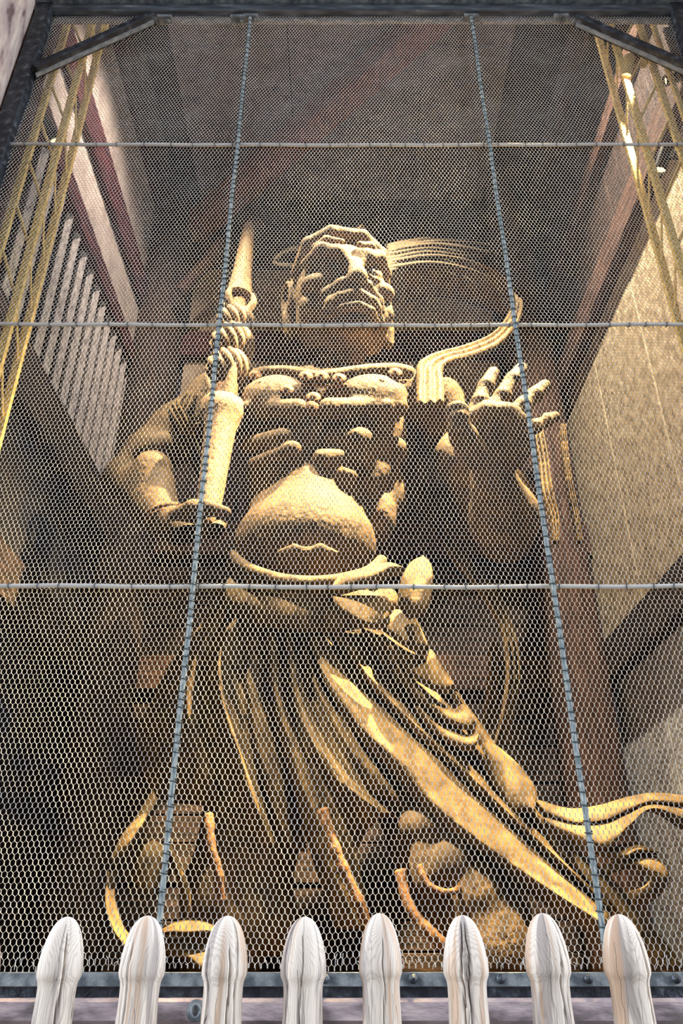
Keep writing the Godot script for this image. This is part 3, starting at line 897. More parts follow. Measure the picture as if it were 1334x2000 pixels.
	mb.sheet([
		WW([[596, 1240, 6.25], [632, 1340, 6.12], [690, 1430, 6.08], [770, 1520, 6.1], [850, 1590, 6.15]]),
		WW([[592, 1240, 6.08], [622, 1345, 5.95], [675, 1440, 5.9], [745, 1530, 5.9], [830, 1592, 6.0]]),
		WW([[580, 1238, 6.2], [606, 1350, 6.1], [652, 1450, 6.05], [715, 1540, 6.05], [800, 1602, 6.1]]),
		WW([[570, 1236, 6.05], [590, 1350, 5.95], [632, 1450, 5.88], [690, 1530, 5.85], [760, 1590, 5.95]]),
		WW([[560, 1234, 6.0], [578, 1352, 5.9], [612, 1452, 5.82], [668, 1535, 5.8], [735, 1600, 5.9]]),
		WW([[550, 1232, 6.2], [566, 1356, 6.1], [598, 1460, 6.05], [650, 1560, 6.05], [700, 1660, 6.1]]),
		WW([[535, 1228, 6.05], [550, 1360, 5.95], [588, 1480, 5.9], [640, 1610, 5.92], [722, 1800, 6.0]]),
		WW([[525, 1226, 6.0], [540, 1362, 5.9], [574, 1485, 5.85], [618, 1620, 5.88], [690, 1810, 5.98]]),
		WW([[512, 1224, 6.2], [526, 1366, 6.12], [556, 1490, 6.1], [596, 1630, 6.1], [655, 1810, 6.15]])], 60, 50, 0.07, Vector3(0, -0.2, -0.98), 0.012)
	part("skirt_panel", mb, M.cloth, t)
	# skirt, viewer's left
	mb = MB.new()
	mb.sheet([
		WW([[525, 1222, 6.22], [530, 1330, 6.15], [548, 1450, 6.1], [572, 1560, 6.12], [600, 1660, 6.2]]),
		WW([[505, 1218, 6.1], [490, 1320, 6.0], [505, 1440, 5.95], [530, 1550, 5.97], [560, 1650, 6.05]]),
		WW([[490, 1214, 6.22], [470, 1310, 6.12], [485, 1430, 6.08], [514, 1540, 6.1], [545, 1645, 6.15]]),
		WW([[470, 1208, 6.05], [440, 1300, 5.95], [462, 1420, 5.9], [498, 1540, 5.9], [536, 1650, 5.98]]),
		WW([[462, 1204, 6.0], [425, 1295, 5.88], [445, 1415, 5.82], [485, 1545, 5.82], [524, 1645, 5.9]]),
		WW([[455, 1200, 6.2], [405, 1295, 6.12], [415, 1420, 6.08], [452, 1550, 6.1], [490, 1650, 6.15]]),
		WW([[448, 1190, 6.15], [385, 1290, 6.05], [375, 1400, 5.98], [400, 1500, 6.0], [440, 1600, 6.1]]),
		WW([[442, 1180, 6.2], [365, 1280, 6.15], [345, 1390, 6.1], [360, 1490, 6.1], [405, 1570, 6.15]]),
		WW([[436, 1170, 6.35], [345, 1275, 6.4], [290, 1380, 6.45], [265, 1460, 6.5], [300, 1560, 6.5]])], 60, 50, 0.07, Vector3(0, -0.2, -0.98), 0.012)
	part("skirt_panel", mb, M.cloth, t)
	# the cascade of turned hems at the right
	leaf("hem_fold", t, [[748, 1222, 5.95], [770, 1238, 5.82], [800, 1258, 5.76], [825, 1268, 5.78], [835, 1266, 5.82]], [[770, 1190, 6.0], [800, 1195, 5.98], [820, 1222, 5.92], [832, 1248, 5.86], [838, 1262, 5.84]], 0.07, 0.08)
	leaf("hem_fold", t, [[735, 1240, 6.0], [770, 1272, 5.9], [805, 1288, 5.84], [832, 1290, 5.84]], [[748, 1238, 6.02], [780, 1262, 5.95], [810, 1278, 5.9], [834, 1282, 5.88]], 0.03, 0.06)
	leaf("hem_fold", t, [[755, 1262, 5.98], [800, 1308, 5.84], [840, 1335, 5.76], [872, 1348, 5.74], [884, 1342, 5.78]], [[800, 1300, 6.0], [830, 1290, 5.98], [842, 1268, 5.96], [868, 1308, 5.88], [886, 1332, 5.82]], 0.07, 0.08)
	leaf("hem_fold", t, [[770, 1300, 5.95], [820, 1360, 5.84], [870, 1400, 5.76], [915, 1418, 5.72], [930, 1414, 5.76]], [[782, 1300, 5.98], [840, 1356, 5.92], [882, 1384, 5.86], [905, 1375, 5.84], [928, 1402, 5.8]], 0.05, 0.08)
	leaf("hem_fold", t, [[810, 1380, 5.92], [850, 1425, 5.8], [900, 1455, 5.72], [928, 1458, 5.72], [934, 1440, 5.76]], [[822, 1376, 5.95], [864, 1412, 5.88], [900, 1432, 5.82], [920, 1432, 5.8], [932, 1426, 5.8]], 0.05, 0.08)
	leaf("hem_fold", t, [[885, 1350, 6.05], [910, 1395, 6.0], [925, 1440, 5.98], [960, 1490, 5.95], [985, 1560, 5.95]], [[892, 1350, 6.1], [930, 1400, 6.05], [965, 1450, 6.0], [1000, 1500, 5.98], [1020, 1560, 5.96]], 0.04, 0.08)
	leaf("hem_fold", t, [[930, 1465, 5.98], [955, 1510, 5.9], [985, 1555, 5.82], [1005, 1578, 5.8], [1030, 1580, 5.8]], [[950, 1440, 6.02], [1000, 1480, 5.96], [1035, 1520, 5.9], [1050, 1552, 5.86], [1044, 1575, 5.82]], 0.1, 0.08)
	# wind-blown streamers, lower right
	leaf("streamer", t, [[1040, 1558, 6.0], [1110, 1578, 5.92], [1170, 1572, 5.88], [1230, 1555, 5.85], [1290, 1548, 5.85], [1370, 1560, 5.9]], [[1060, 1588, 5.92], [1120, 1606, 5.8], [1180, 1602, 5.75], [1225, 1584, 5.75], [1275, 1568, 5.76], [1370, 1580, 5.8]], 0.04, 0.06)
	leaf("streamer", t, [[1050, 1590, 5.95], [1120, 1608, 5.82], [1180, 1604, 5.78], [1226, 1586, 5.78], [1276, 1570, 5.78], [1370, 1584, 5.82]], [[1090, 1630, 5.9], [1150, 1650, 5.72], [1192, 1655, 5.68], [1226, 1618, 5.68], [1272, 1580, 5.7], [1350, 1625, 5.75]], 0.05, 0.06)
	leaf("streamer", t, [[1165, 1662, 5.85], [1200, 1652, 5.78], [1245, 1646, 5.76], [1282, 1662, 5.8]], [[1190, 1672, 5.8], [1220, 1677, 5.7], [1245, 1664, 5.7], [1284, 1664, 5.78]], 0.04, 0.06)
	leaf("streamer", t, [[1180, 1690, 5.85], [1240, 1668, 5.8], [1288, 1676, 5.78], [1310, 1712, 5.78], [1285, 1752, 5.8], [1242, 1768, 5.82]], [[1185, 1706, 5.82], [1235, 1690, 5.72], [1262, 1698, 5.68], [1270, 1715, 5.68], [1255, 1732, 5.7], [1228, 1740, 5.75]], 0.05, 0.07)
	leaf("streamer", t, [[1050, 1580, 6.1], [1120, 1650, 6.0], [1190, 1710, 5.95], [1260, 1790, 5.95], [1340, 1890, 6.0]], [[1040, 1600, 6.05], [1090, 1660, 5.9], [1160, 1730, 5.85], [1225, 1800, 5.85], [1290, 1890, 5.9]], 0.05, 0.06)
	# streamers, lower left
	leaf("streamer", t, [[300, 1540, 6.3], [268, 1590, 6.2], [238, 1630, 6.15], [218, 1670, 6.15]], [[310, 1560, 6.2], [282, 1604, 6.05], [252, 1648, 6.0], [222, 1690, 6.05]], 0.05, 0.06)
	leaf("streamer", t, [[330, 1640, 6.1], [352, 1690, 5.95], [370, 1740, 5.9], [372, 1785, 5.95]], [[330, 1660, 6.15], [340, 1700, 6.05], [354, 1745, 6.0], [358, 1785, 6.0]], 0.04, 0.06)
	leaf("streamer", t, [[300, 1640, 6.2], [330, 1660, 6.15], [335, 1700, 6.15], [310, 1738, 6.15]], [[272, 1650, 6.15], [258, 1690, 6.1], [265, 1725, 6.1], [290, 1745, 6.1]], 0.08, 0.06)
	leaf("streamer", t, [[210, 1700, 6.1], [205, 1760, 6.0], [222, 1820, 5.95], [262, 1870, 5.95]], [[225, 1700, 6.15], [224, 1755, 6.1], [242, 1810, 6.05], [280, 1850, 6.05]], 0.04, 0.06)
	leaf("streamer", t, [[315, 1815, 5.9], [350, 1798, 5.85], [395, 1798, 5.82], [425, 1812, 5.85]], [[330, 1820, 5.85], [355, 1824, 5.72], [390, 1820, 5.7], [425, 1816, 5.8]], 0.05, 0.06)
	leaf("streamer", t, [[325, 1835, 5.95], [360, 1835, 5.85], [400, 1850, 5.8], [440, 1890, 5.8]], [[330, 1870, 5.9], [352, 1866, 5.75], [385, 1890, 5.7], [420, 1925, 5.72]], 0.05, 0.06)
	# celestial scarf: over the shoulder, round behind the head, and down
	ribbon("scarf", t, [[812, 790, 6.2], [812, 740, 6.3], [818, 705, 6.4], [850, 688, 6.58], [910, 672, 6.8], [962, 648, 7.0], [992, 610, 7.1], [1000, 575, 7.02], [985, 535, 6.9], [930, 512, 6.85], [860, 510, 6.85], [790, 528, 6.8]], [[868, 785, 6.2], [868, 745, 6.3], [866, 722, 6.4], [890, 702, 6.45], [925, 694, 6.6], [978, 670, 6.8], [1016, 624, 6.95], [1020, 588, 7.35], [985, 606, 7.6], [930, 590, 7.6], [860, 572, 7.55], [790, 585, 7.5]])
	ribbon("scarf", t, [[700, 540, 6.85], [640, 515, 6.9], [590, 525, 6.9], [560, 556, 6.85]], [[700, 590, 7.5], [640, 575, 7.55], [590, 585, 7.55], [565, 610, 7.5]])
	ribbon("scarf", t, [[845, 1000, 7.0], [890, 1060, 6.95], [950, 1130, 6.9], [1000, 1210, 6.85], [1018, 1300, 6.8], [1005, 1400, 6.8], [968, 1490, 6.85]], [[830, 1010, 7.0], [872, 1075, 6.92], [930, 1145, 6.85], [975, 1220, 6.8], [990, 1300, 6.75], [980, 1390, 6.75], [958, 1480, 6.85]])
	ribbon("scarf", t, [[965, 1240, 6.95], [985, 1280, 6.95], [992, 1340, 6.95], [975, 1400, 6.95], [950, 1440, 6.95]], [[955, 1270, 6.9], [955, 1300, 6.9], [950, 1350, 6.9], [945, 1400, 6.9], [945, 1440, 6.95]])
	ribbon("scarf", t, [[1040, 850, 6.6], [1050, 900, 6.6], [1056, 960, 6.55], [1075, 1010, 6.5], [1080, 1060, 6.5]], [[1062, 840, 6.6], [1072, 890, 6.55], [1080, 950, 6.5], [1092, 1010, 6.5], [1092, 1060, 6.5]])
	ribbon("scarf", t, [[1094, 830, 6.7], [1098, 880, 6.7], [1106, 940, 6.7], [1118, 1000, 6.7], [1128, 1060, 6.7]], [[1106, 830, 6.7], [1110, 880, 6.7], [1118, 940, 6.7], [1130, 1000, 6.7], [1138, 1060, 6.7]])
	ribbon("scarf", t, [[990, 895, 6.3], [1015, 920, 6.2], [1040, 950, 6.2], [1062, 985, 6.3]], [[985, 905, 6.3], [1008, 930, 6.2], [1034, 960, 6.2], [1056, 992, 6.3]])
	# the ribbon tied round the upper arm
	ribbon("arm_ribbon", t, [[325, 800, 6.45], [345, 830, 6.35], [368, 870, 6.35], [390, 915, 6.4]], [[350, 780, 6.45], [366, 815, 6.3], [384, 860, 6.3], [396, 900, 6.4]])
	ribbon("arm_ribbon", t, [[330, 835, 6.45], [350, 870, 6.4], [372, 905, 6.4], [388, 940, 6.45]], [[340, 830, 6.45], [360, 862, 6.38], [382, 896, 6.38], [394, 925, 6.45]])
	ribbon("arm_ribbon", t, [[345, 800, 6.4], [352, 780, 6.4], [362, 770, 6.45]], [[358, 822, 6.35], [372, 798, 6.35], [384, 770, 6.42]])
	ribbon("arm_ribbon", t, [[362, 835, 6.2], [370, 815, 6.15], [392, 812, 6.15]], [[366, 845, 6.2], [385, 835, 6.1], [405, 826, 6.15]])
	# carved hem borders with rough edges
	for q in [[[[408, 1590, 5.85], [412, 1650, 5.8], [425, 1700, 5.8], [430, 1760, 5.85]], 0.035], [[[630, 1580, 5.8], [655, 1660, 5.78], [690, 1740, 5.8], [715, 1800, 5.85]], 0.04], [[[818, 1690, 5.75], [840, 1730, 5.72], [880, 1742, 5.72], [915, 1725, 5.8]], 0.022], [[[782, 1700, 5.85], [800, 1770, 5.8], [850, 1830, 5.78], [890, 1860, 5.85]], 0.04]]:
		mb = MB.new()
		var c := curve(WW(q[0]), 8)
		var rr := []
		for i in c.size(): rr.append(q[1] * rng.randf_range(0.85, 1.15))
		mb.tube(c, rr, 8)
		part("carved_border", mb, M.carved, t)

# a leaf-shaped fold between two edges, bulged towards the viewer
func leaf(called: String, t: Node3D, ea: Array, eb: Array, bulge: float, thick: float) -> void:
	var a := WW(ea)
	var b := WW(eb)
	while a.size() < b.size(): a.append(a[-1])
	while b.size() < a.size(): b.append(b[-1])
	var rails := []
	for k in 5:
		var u := k / 4.0
		var r := []
		for i in a.size():
			r.append(a[i].lerp(b[i], u) + Vector3(0, -0.25, 0.97) * bulge * sin(u * PI))
		rails.append(r)
	var mb := MB.new()
	mb.sheet(rails, 12, 6 * (a.size() - 1), thick, Vector3(0, -0.2, -0.98))
	part(called, mb, M.cloth, t)

# a long ribbon with lengthwise pleats
func ribbon(called: String, t: Node3D, ea: Array, eb: Array) -> void:
	var a := WW(ea)
	var b := WW(eb)
	var rails := []
	for k in 7:
		var u := k / 6.0
		var r := []
		for i in a.size():
			r.append(a[i].lerp(b[i], u) + Vector3(0, 0, 0.035 if k % 2 else -0.02))
		rails.append(r)
	var mb := MB.new()
	mb.sheet(rails, 18, 7 * (a.size() - 1), 0.05, Vector3(0, 0, -1))
	part(called, mb, M.cloth, t)

# ------------------------------------------------------------------ the club in its hand
func club() -> void:
	var t := thing("vajra_club", "long pale wooden ritual club with flared prongs held upright by the guardian", "club")
	var a := W(405, 1010, 5.86)
	var b := W(487, 440, 6.55)
	var y := (b - a).normalized()
	var x := y.cross(Vector3.BACK).normalized()
	var tr := Transform3D(Basis(x, y, x.cross(y)), a)
	var L := a.distance_to(b)
	# heights along the shaft where the parts meet, found on the line of sight
	var h := func(px: float, py: float) -> float:
		var lo := 0.0
		var hi := 1.0
		for i in 30:
			var m: float = (lo + hi) * 0.5
			var p: Vector3 = a.lerp(b, m) - EYE
			var cy: float = (p.y * cos(TILT) + p.z * sin(TILT)) / (p.y * sin(TILT) - p.z * cos(TILT))
			if 1000.0 - cy * FOCAL > py: lo = m
			else: hi = m
		return lo * L
	var y1: float = h.call(0, 985)
	var y2: float = h.call(0, 815)
	var y3: float = h.call(0, 795)
	var y4: float = h.call(0, 745)
	var y5: float = h.call(0, 700)
	var y6: float = h.call(0, 650)
	var y7: float = h.call(0, 615)
	var y8: float = h.call(0, 583)
	var mb := MB.new()
	mb.lathe([[0.001, -0.1], [0.1, -0.1], [0.112, y1], [0.135, lerpf(y1, y2, 0.5)], [0.155, lerpf(y1, y2, 0.85)], [0.2, y2 - 0.03], [0.22, y2 + 0.02], [0.222, y3], [0.14, y3 + 0.04], [0.001, y3 + 0.05]], tr, 12)
	part("lower_prong", mb, M.staff, t)
	mb = MB.new()
	mb.lathe([[0.001, y8 - 0.02], [0.15, y8 - 0.02], [0.165, y8], [0.14, y8 + 0.1], [0.118, y8 + 0.4], [0.098, lerpf(y8, L, 0.6)], [0.078, L * 0.97], [0.05, L], [0.001, L + 0.02]], tr, 12)
	part("upper_prong", mb, M.staff, t)
	mb = MB.new()
	mb.lathe([[0.001, y3], [0.13, y3], [0.12, y4], [0.14, y5], [0.13, y6], [0.11, y7], [0.09, y8], [0.001, y8]], tr, 20)
	part("core", mb, M.carved, t)
	# petals round the grip, twisted
	for q in [[y4 - 0.05, y5 + 0.02, 0.125, 0.075, 13, 1.1], [y5 - 0.02, y6 + 0.02, 0.13, 0.07, 13, 1.2], [y6 - 0.03, y7 + 0.02, 0.115, 0.06, 12, 1.1]]:
		for k in int(q[4]):
			mb = MB.new()
			var pts := []
			for i in 11:
				var u := i / 10.0
				var an: float = TAU * k / q[4] + q[5] * u
				var rr: float = q[2] + q[3] * sin(u * PI)
				pts.append(tr * Vector3(cos(an) * rr, lerpf(q[0], q[1], u), sin(an) * rr))
			mb.tube(pts, [0.01, 0.026, 0.034, 0.039, 0.042, 0.043, 0.042, 0.039, 0.034, 0.026, 0.01], 8)
			part("wrapped_strand", mb, M.staff, t)
	for k in 7:                                               # pointed collar leaves above the lower prong
		mb = MB.new()
		var an := TAU * k / 7 + 0.2
		var rails := []
		for e in 5:
			var w := (e - 2) / 2.0
			var rl := []
			for i in 6:
				var u := i / 5.0
				var a2: float = an + w * 0.42 * (1.0 - u * u * 0.9)
				var rr: float = 0.13 + 0.09 * u + 0.02 * (1.0 - w * w)
				rl.append(tr * Vector3(cos(a2) * rr, lerpf(y4 + 0.05, y3 + 0.04, 1.0 - u) if k % 2 else lerpf(y4 + 0.1, y5 - 0.1, u * 0.8), sin(a2) * rr))
			rails.append(rl)
		mb.sheet(rails, 8, 10, 0.03, (tr.basis * Vector3(-cos(an), 0, -sin(an))))
		part("collar_leaf", mb, M.staff, t)
	for k in 4:
		mb = MB.new()
		var an := TAU * k / 4 + 0.4
		mb.tube(curve([tr * Vector3(cos(an) * 0.12, y7 - 0.02, sin(an) * 0.12), tr * Vector3(cos(an) * 0.2, lerpf(y7, y8, 0.4), sin(an) * 0.2), tr * Vector3(cos(an) * 0.17, y8 - 0.01, sin(an) * 0.17)], 4), [0.05, 0.05, 0.045, 0.045, 0.04, 0.035, 0.03, 0.025, 0.02], 8)
		part("side_prong", mb, M.staff, t)

# ------------------------------------------------------------------ lamp trusses
func trusses() -> void:
	for s in [-1.0, 1.0]:
		var xs: Array = [-2.377, -2.166] if s < 0 else [2.584, 2.326]
		var t := thing("lamp_truss", "yellow painted steel lattice mast %s" % ("behind the left end of the screen" if s < 0 else "behind the right end of the screen"), "truss", Vector3.ZERO, "lattice masts that carry the lamps")
		for x in xs:
			for z in [-3.8, -4.02]:
				if z < -4.0 and x == xs[0]: continue
				var mb := MB.new()
				mb.bar(Vector3(x, 0.35, z), Vector3(x, 10.7, z), 0.055, 0.035, Vector3.BACK, 0.004)
				part("chord", mb, M.truss, t)
		if s > 0:
			var mb := MB.new()
			mb.bar(Vector3(2.7, 0.35, -3.8), Vector3(2.7, 10.7, -3.8), 0.04, 0.03, Vector3.BACK, 0.004)
			part("chord", mb, M.truss, t)
		var y := 0.6
		while y < 10.2:
			var mb := MB.new()
			mb.tube([Vector3(xs[0], y + 0.52, -3.8), Vector3(xs[1], y, -3.8)], 0.011, 8)
			part("web_rod", mb, M.truss, t)
			mb = MB.new()
			mb.tube([Vector3(xs[1], y + 0.5, -3.8), Vector3(xs[1], y + 0.1, -4.02)], 0.009, 8)
			part("web_rod", mb, M.truss, t)
			y += 0.47

func lamp(label: String, at: Vector3, aim: Vector3, hook: Vector3, housing: Material, energy: float, colour: Color, angle: float, length := 0.19, r := 0.045) -> void:
	var t := thing("spotlight", label, "spotlight", at, "")
	var z := (aim - at).normalized()
	var x := z.cross(Vector3.UP).normalized()
	var bs := Basis(x, z, x.cross(z))                          # y along the beam
	var mb := MB.new()
	mb.lathe([[0.001, -length * 0.5], [r * 0.8, -length * 0.5], [r, -length * 0.42], [r, length * 0.3], [r * 1.06, length * 0.32], [r * 1.06, length * 0.5], [r * 0.9, length * 0.5], [r * 0.88, length * 0.36]], Transform3D(bs, Vector3.ZERO), 24)
	part("housing", mb, housing, t)
	mb = MB.new()
	mb.lathe([[0.001, length * 0.4], [r * 0.9, length * 0.37]], Transform3D(bs, Vector3.ZERO), 24)
	part("lens", mb, M.lens, t)
	var hk := hook - at
	mb = MB.new()
	mb.tube([Vector3.ZERO - z * length * 0.1, hk * 0.5 + Vector3(0, -0.02, 0), hk], 0.012, 8)
	mb.lathe([[0.001, -0.02], [0.04, -0.02], [0.045, 0], [0.04, 0.02], [0.001, 0.02]], Transform3D(Basis(Vector3.BACK, PI / 2), hk), 18)
	part("bracket", mb, housing, t)
	var l := SpotLight3D.new()
	l.name = "beam"
	t.add_child(l, true)
	l.position = z * (length * 0.5 + 0.03)
	l.look_at_from_position(t.position + l.position, aim, Vector3.UP)
	l.light_color = colour
	l.light_energy = energy
	l.spot_angle = angle
	l.spot_range = 30.0
	l.spot_attenuation = 2.0
	l.light_size = 0.08
	l.shadow_enabled = true

func lamps() -> void:
	var warm := Color(1.0, 0.87, 0.62)
	var pale := Color(1.0, 0.9, 0.72)
	lamp("black spotlight on the left mast, just above the highest cross rod", W(95, 255, 4.14), W(950, 1780, 5.9), W(62, 245, 4.02), M.black, 210, pale, 9.0, 0.28, 0.06)
	lamp("small brass coloured spotlight hanging from the right mast under the corner brace", W(1226, 130, 3.75), W(980, 1640, 5.75), W(1258, 122, 3.76), M.gold, 230, warm, 12.0)
	lamp("black spotlight on the right mast just below the highest cross rod", W(1295, 312, 4.14), W(840, 1750, 6.0), W(1322, 302, 4.02), M.black, 20, warm, 20.0, 0.22, 0.055)
	lamp("dark spotlight close to the frame under the right end of the corner brace", W(1318, 152, 4.14), W(60, 560, 5.2), W(1330, 138, 4.02), M.black, 14, pale, 14.0)
	# on the lintel, above the picture
	lamp("large warm spotlight under the lintel at the right, above the frame", Vector3(2.6, 12.4, -4.45), Vector3(0.2, 5.0, -6.2), Vector3(2.6, 12.9, -4.45), M.black, 1200, warm, 24.0, 0.3, 0.09)
	lamp("large pale spotlight under the lintel at the left, above the frame", Vector3(-1.7, 12.3, -4.05), Vector3(-0.4, 5.6, -6.2), Vector3(-1.7, 12.8, -4.05), M.black, 280, pale, 20.0, 0.3, 0.09)
	lamp("wall spotlight under the lintel, turned to the right wall", Vector3(1.6, 12.3, -4.3), Vector3(3.4, 7.4, -6.6), Vector3(1.6, 12.8, -4.3), M.black, 120, Color(1.0, 0.93, 0.82), 34.0, 0.3, 0.09)
	lamp("added unseen spotlight under the lintel that brightens the left wall", Vector3(-1.2, 12.3, -4.4), Vector3(-3.2, 9.3, -7.4), Vector3(-1.2, 12.8, -4.4), M.black, 32, Color(1.0, 0.9, 0.84), 34.0, 0.3, 0.09)  # added, unseen: lifts the plaster and window bars on this side

# ------------------------------------------------------------------ the wire screen
func screen() -> void:
	var t := thing("wire_screen", "tall steel framed screen of galvanized hexagonal wire netting with tied cross rods, before the guardian", "screen")
	var E := EYE.y
	var x0 := -2.39
	var x1 := 2.72
	var yb := E - 0.127
	var yt := E + 6.63
	var Z := -SCREEN
	# frame
	var mb := MB.new()
	mb.box(Vector3((x0 + x1) * 0.5, yt + 0.09, Z), Vector3(x1 - x0 + 0.3, 0.1, 0.1), Basis.IDENTITY, 0.008)
	part("top_rail", mb, M.rail, t)
	mb = MB.new()
	mb.box(Vector3((x0 + x1) * 0.5, yt + 0.15, Z + 0.03), Vector3(x1 - x0 + 0.3, 0.025, 0.16), Basis.IDENTITY, 0.004)
	part("rail_flange", mb, M.steel_light, t)
	mb = MB.new()
	mb.box(Vector3((x0 + x1) * 0.5, yt + 0.02, Z - 0.03), Vector3(x1 - x0, 0.04, 0.03), Basis.IDENTITY, 0.004)
	part("rail_lip", mb, M.steel_light, t)
	for s in [x0 - 0.065, x1 + 0.065]:
		mb = MB.new()
		mb.box(Vector3(s, (yt + 0.2) * 0.5 + 0.6, Z), Vector3(0.13, yt + 0.4 - 1.2, 0.12), Basis.IDENTITY, 0.008)
		part("side_post", mb, M.steel, t)
		mb = MB.new()
		mb.box(Vector3(s - signf(s) * 0.09, yt * 0.5 + 0.6, Z - 0.05), Vector3(0.06, yt - 1.3, 0.03), Basis.IDENTITY, 0.004)
		part("side_batten", mb, M.brown_y, t)
	for q in [[[300, 34], [70, 138]], [[1125, 38], [1345, 136]]]:
		mb = MB.new()
		mb.bar(W(q[0][0], q[0][1], 3.56), W(q[1][0], q[1][1], 3.56), 0.06, 0.09, Vector3.BACK, 0.006)
		part("corner_brace", mb, M.steel, t)
		mb = MB.new()
		mb.bar(W(q[0][0], q[0][1] + 9, 3.53), W(q[1][0], q[1][1] + 9, 3.53), 0.015, 0.03, Vector3.BACK, 0.003)
		part("brace_edge", mb, M.steel_light, t)
	for q in [[322, 38], [1095, 36], [490, 36], [920, 36], [465, 38]]:
		mb = MB.new()
		var p := W(q[0], q[1], 3.58)
		mb.box(p, Vector3(0.12, 0.03, 0.07), Basis.IDENTITY, 0.004)
		mb.lathe([[0.001, -0.03], [0.014, -0.03], [0.014, -0.015], [0.001, -0.015]], Transform3D(Basis.IDENTITY, p + Vector3(0.03, 0, 0)), 8)
		part("clip_plate", mb, M.steel_light, t)
	for q in [[324, 8], [1083, 8]]:
		mb = MB.new()
		mb.tube([W(q[0], 14, 3.6), W(q[0], -10, 3.6)], 0.02, 8)
		part("hanger", mb, M.steel, t)
	# the foot of the frame: flange with bolts, dark channel, ledge board, lower channel
	var xa := x0 - 0.3
	var xb := x1 + 0.3
	mb = MB.new()
	mb.box(Vector3((xa + xb) * 0.5, yb - 0.03, Z + 0.03), Vector3(xb - xa, 0.05, 0.012), Basis.IDENTITY, 0.003)
	part("bolt_flange", mb, M.steel_light, t)
	mb = MB.new()
	mb.box(Vector3((xa + xb) * 0.5, yb - 0.07, Z - 0.02), Vector3(xb - xa, 0.08, 0.06), Basis.IDENTITY, 0.004)
	part("foot_channel", mb, M.steel, t)
	mb = MB.new()
	mb.box(Vector3((xa + xb) * 0.5, yb - 0.135, Z + 0.015), Vector3(xb - xa, 0.085, 0.08), Basis.IDENTITY, 0.012)
	part("ledge_board", mb, M.ledge, t)
	mb = MB.new()
	mb.box(Vector3((xa + xb) * 0.5, yb - 0.285, Z - 0.01), Vector3(xb - xa, 0.21, 0.08), Basis.IDENTITY, 0.006)
	part("foot_channel", mb, M.steel, t)
	mb = MB.new()
	mb.box(Vector3((xa + xb) * 0.5, (yb - 0.42) * 0.5, Z - 0.04), Vector3(xb - xa, yb - 0.42, 0.12), Basis.IDENTITY, 0.01)
	part("base_wall", mb, M.wood_x, t)
	for i in 16:
		mb = MB.new()
		mb.lathe([[0.001, 0.014], [0.007, 0.014], [0.011, 0.008], [0.012, 0], [0.018, 0], [0.018, -0.006], [0.001, -0.006]], Transform3D(Basis(Vector3.RIGHT, PI / 2), Vector3(-2.5 + i * 0.348, yb - 0.028, Z + 0.042)), 10)
		part("bolt", mb, M.steel, t)
	mb = MB.new()
	var hp := W(383, 1974, 3.52)
	mb.lathe([[0.001, 0.006], [0.035, 0.006], [0.038, 0], [0.001, 0]], Transform3D(Basis(Vector3.RIGHT, PI / 2), hp), 18)
	var ring := []
	for i in 15: ring.append(hp + Vector3(cos(TAU * i / 14) * 0.018, sin(TAU * i / 14) * 0.022, 0.014))
	mb.tube(ring, 0.005, 8)
	part("hasp_ring", mb, M.steel_light, t)
	# rods
	for h in [5.012, 3.296, 1.552]:
		mb = MB.new()
		var pts := []
		for i in 28:
			var u := i / 27.0
			pts.append(Vector3(lerpf(x0, x1, u), E + h - 0.012 * sin(u * PI) + 0.003 * sin(u * 40), Z + 0.012))
		mb.tube(pts, 0.0115, 10)
		var rod := part("cross_rod", mb, M.rod, t)
		mb = MB.new()
		var x := x0 + 0.1
		while x < x1:
			var cy: float = E + h - 0.012 * sin((x - x0) / (x1 - x0) * PI)
			var lo := []
			for i in 9: lo.append(Vector3(x + 0.004 * sin(i * 1.9), cy + 0.0145 * cos(TAU * i / 8), Z + 0.012 + 0.0145 * sin(TAU * i / 8)))
			mb.tube(lo, 0.0028, 5, false)
			x += rng.randf_range(0.1, 0.2)
		part("wire_tie", mb, M.tie, rod, "stuff")
	for x in [-0.748, 1.064]:
		mb = MB.new()
		var pts := []
		for i in 40: pts.append(Vector3(x + 0.002 * sin(i * 0.9), lerpf(yb, yt, i / 39.0), Z + 0.034))
		mb.tube(pts, 0.0125, 10)
		var rod := part("upright_rod", mb, M.rod_green, t)
		mb = MB.new()
		var y := yb + 0.05
		while y < yt:
			var lo := []
			for i in 10: lo.append(Vector3(x + 0.016 * cos(TAU * i / 8), y + i * 0.0012, Z + 0.034 + 0.016 * sin(TAU * i / 8)))
			mb.tube(lo, 0.003, 5, false)
			y += rng.randf_range(0.035, 0.07)
		part("wire_tie", mb, M.tie, rod, "stuff")
	netting(t, x0, x1, yb, yt + 1.2, Z)

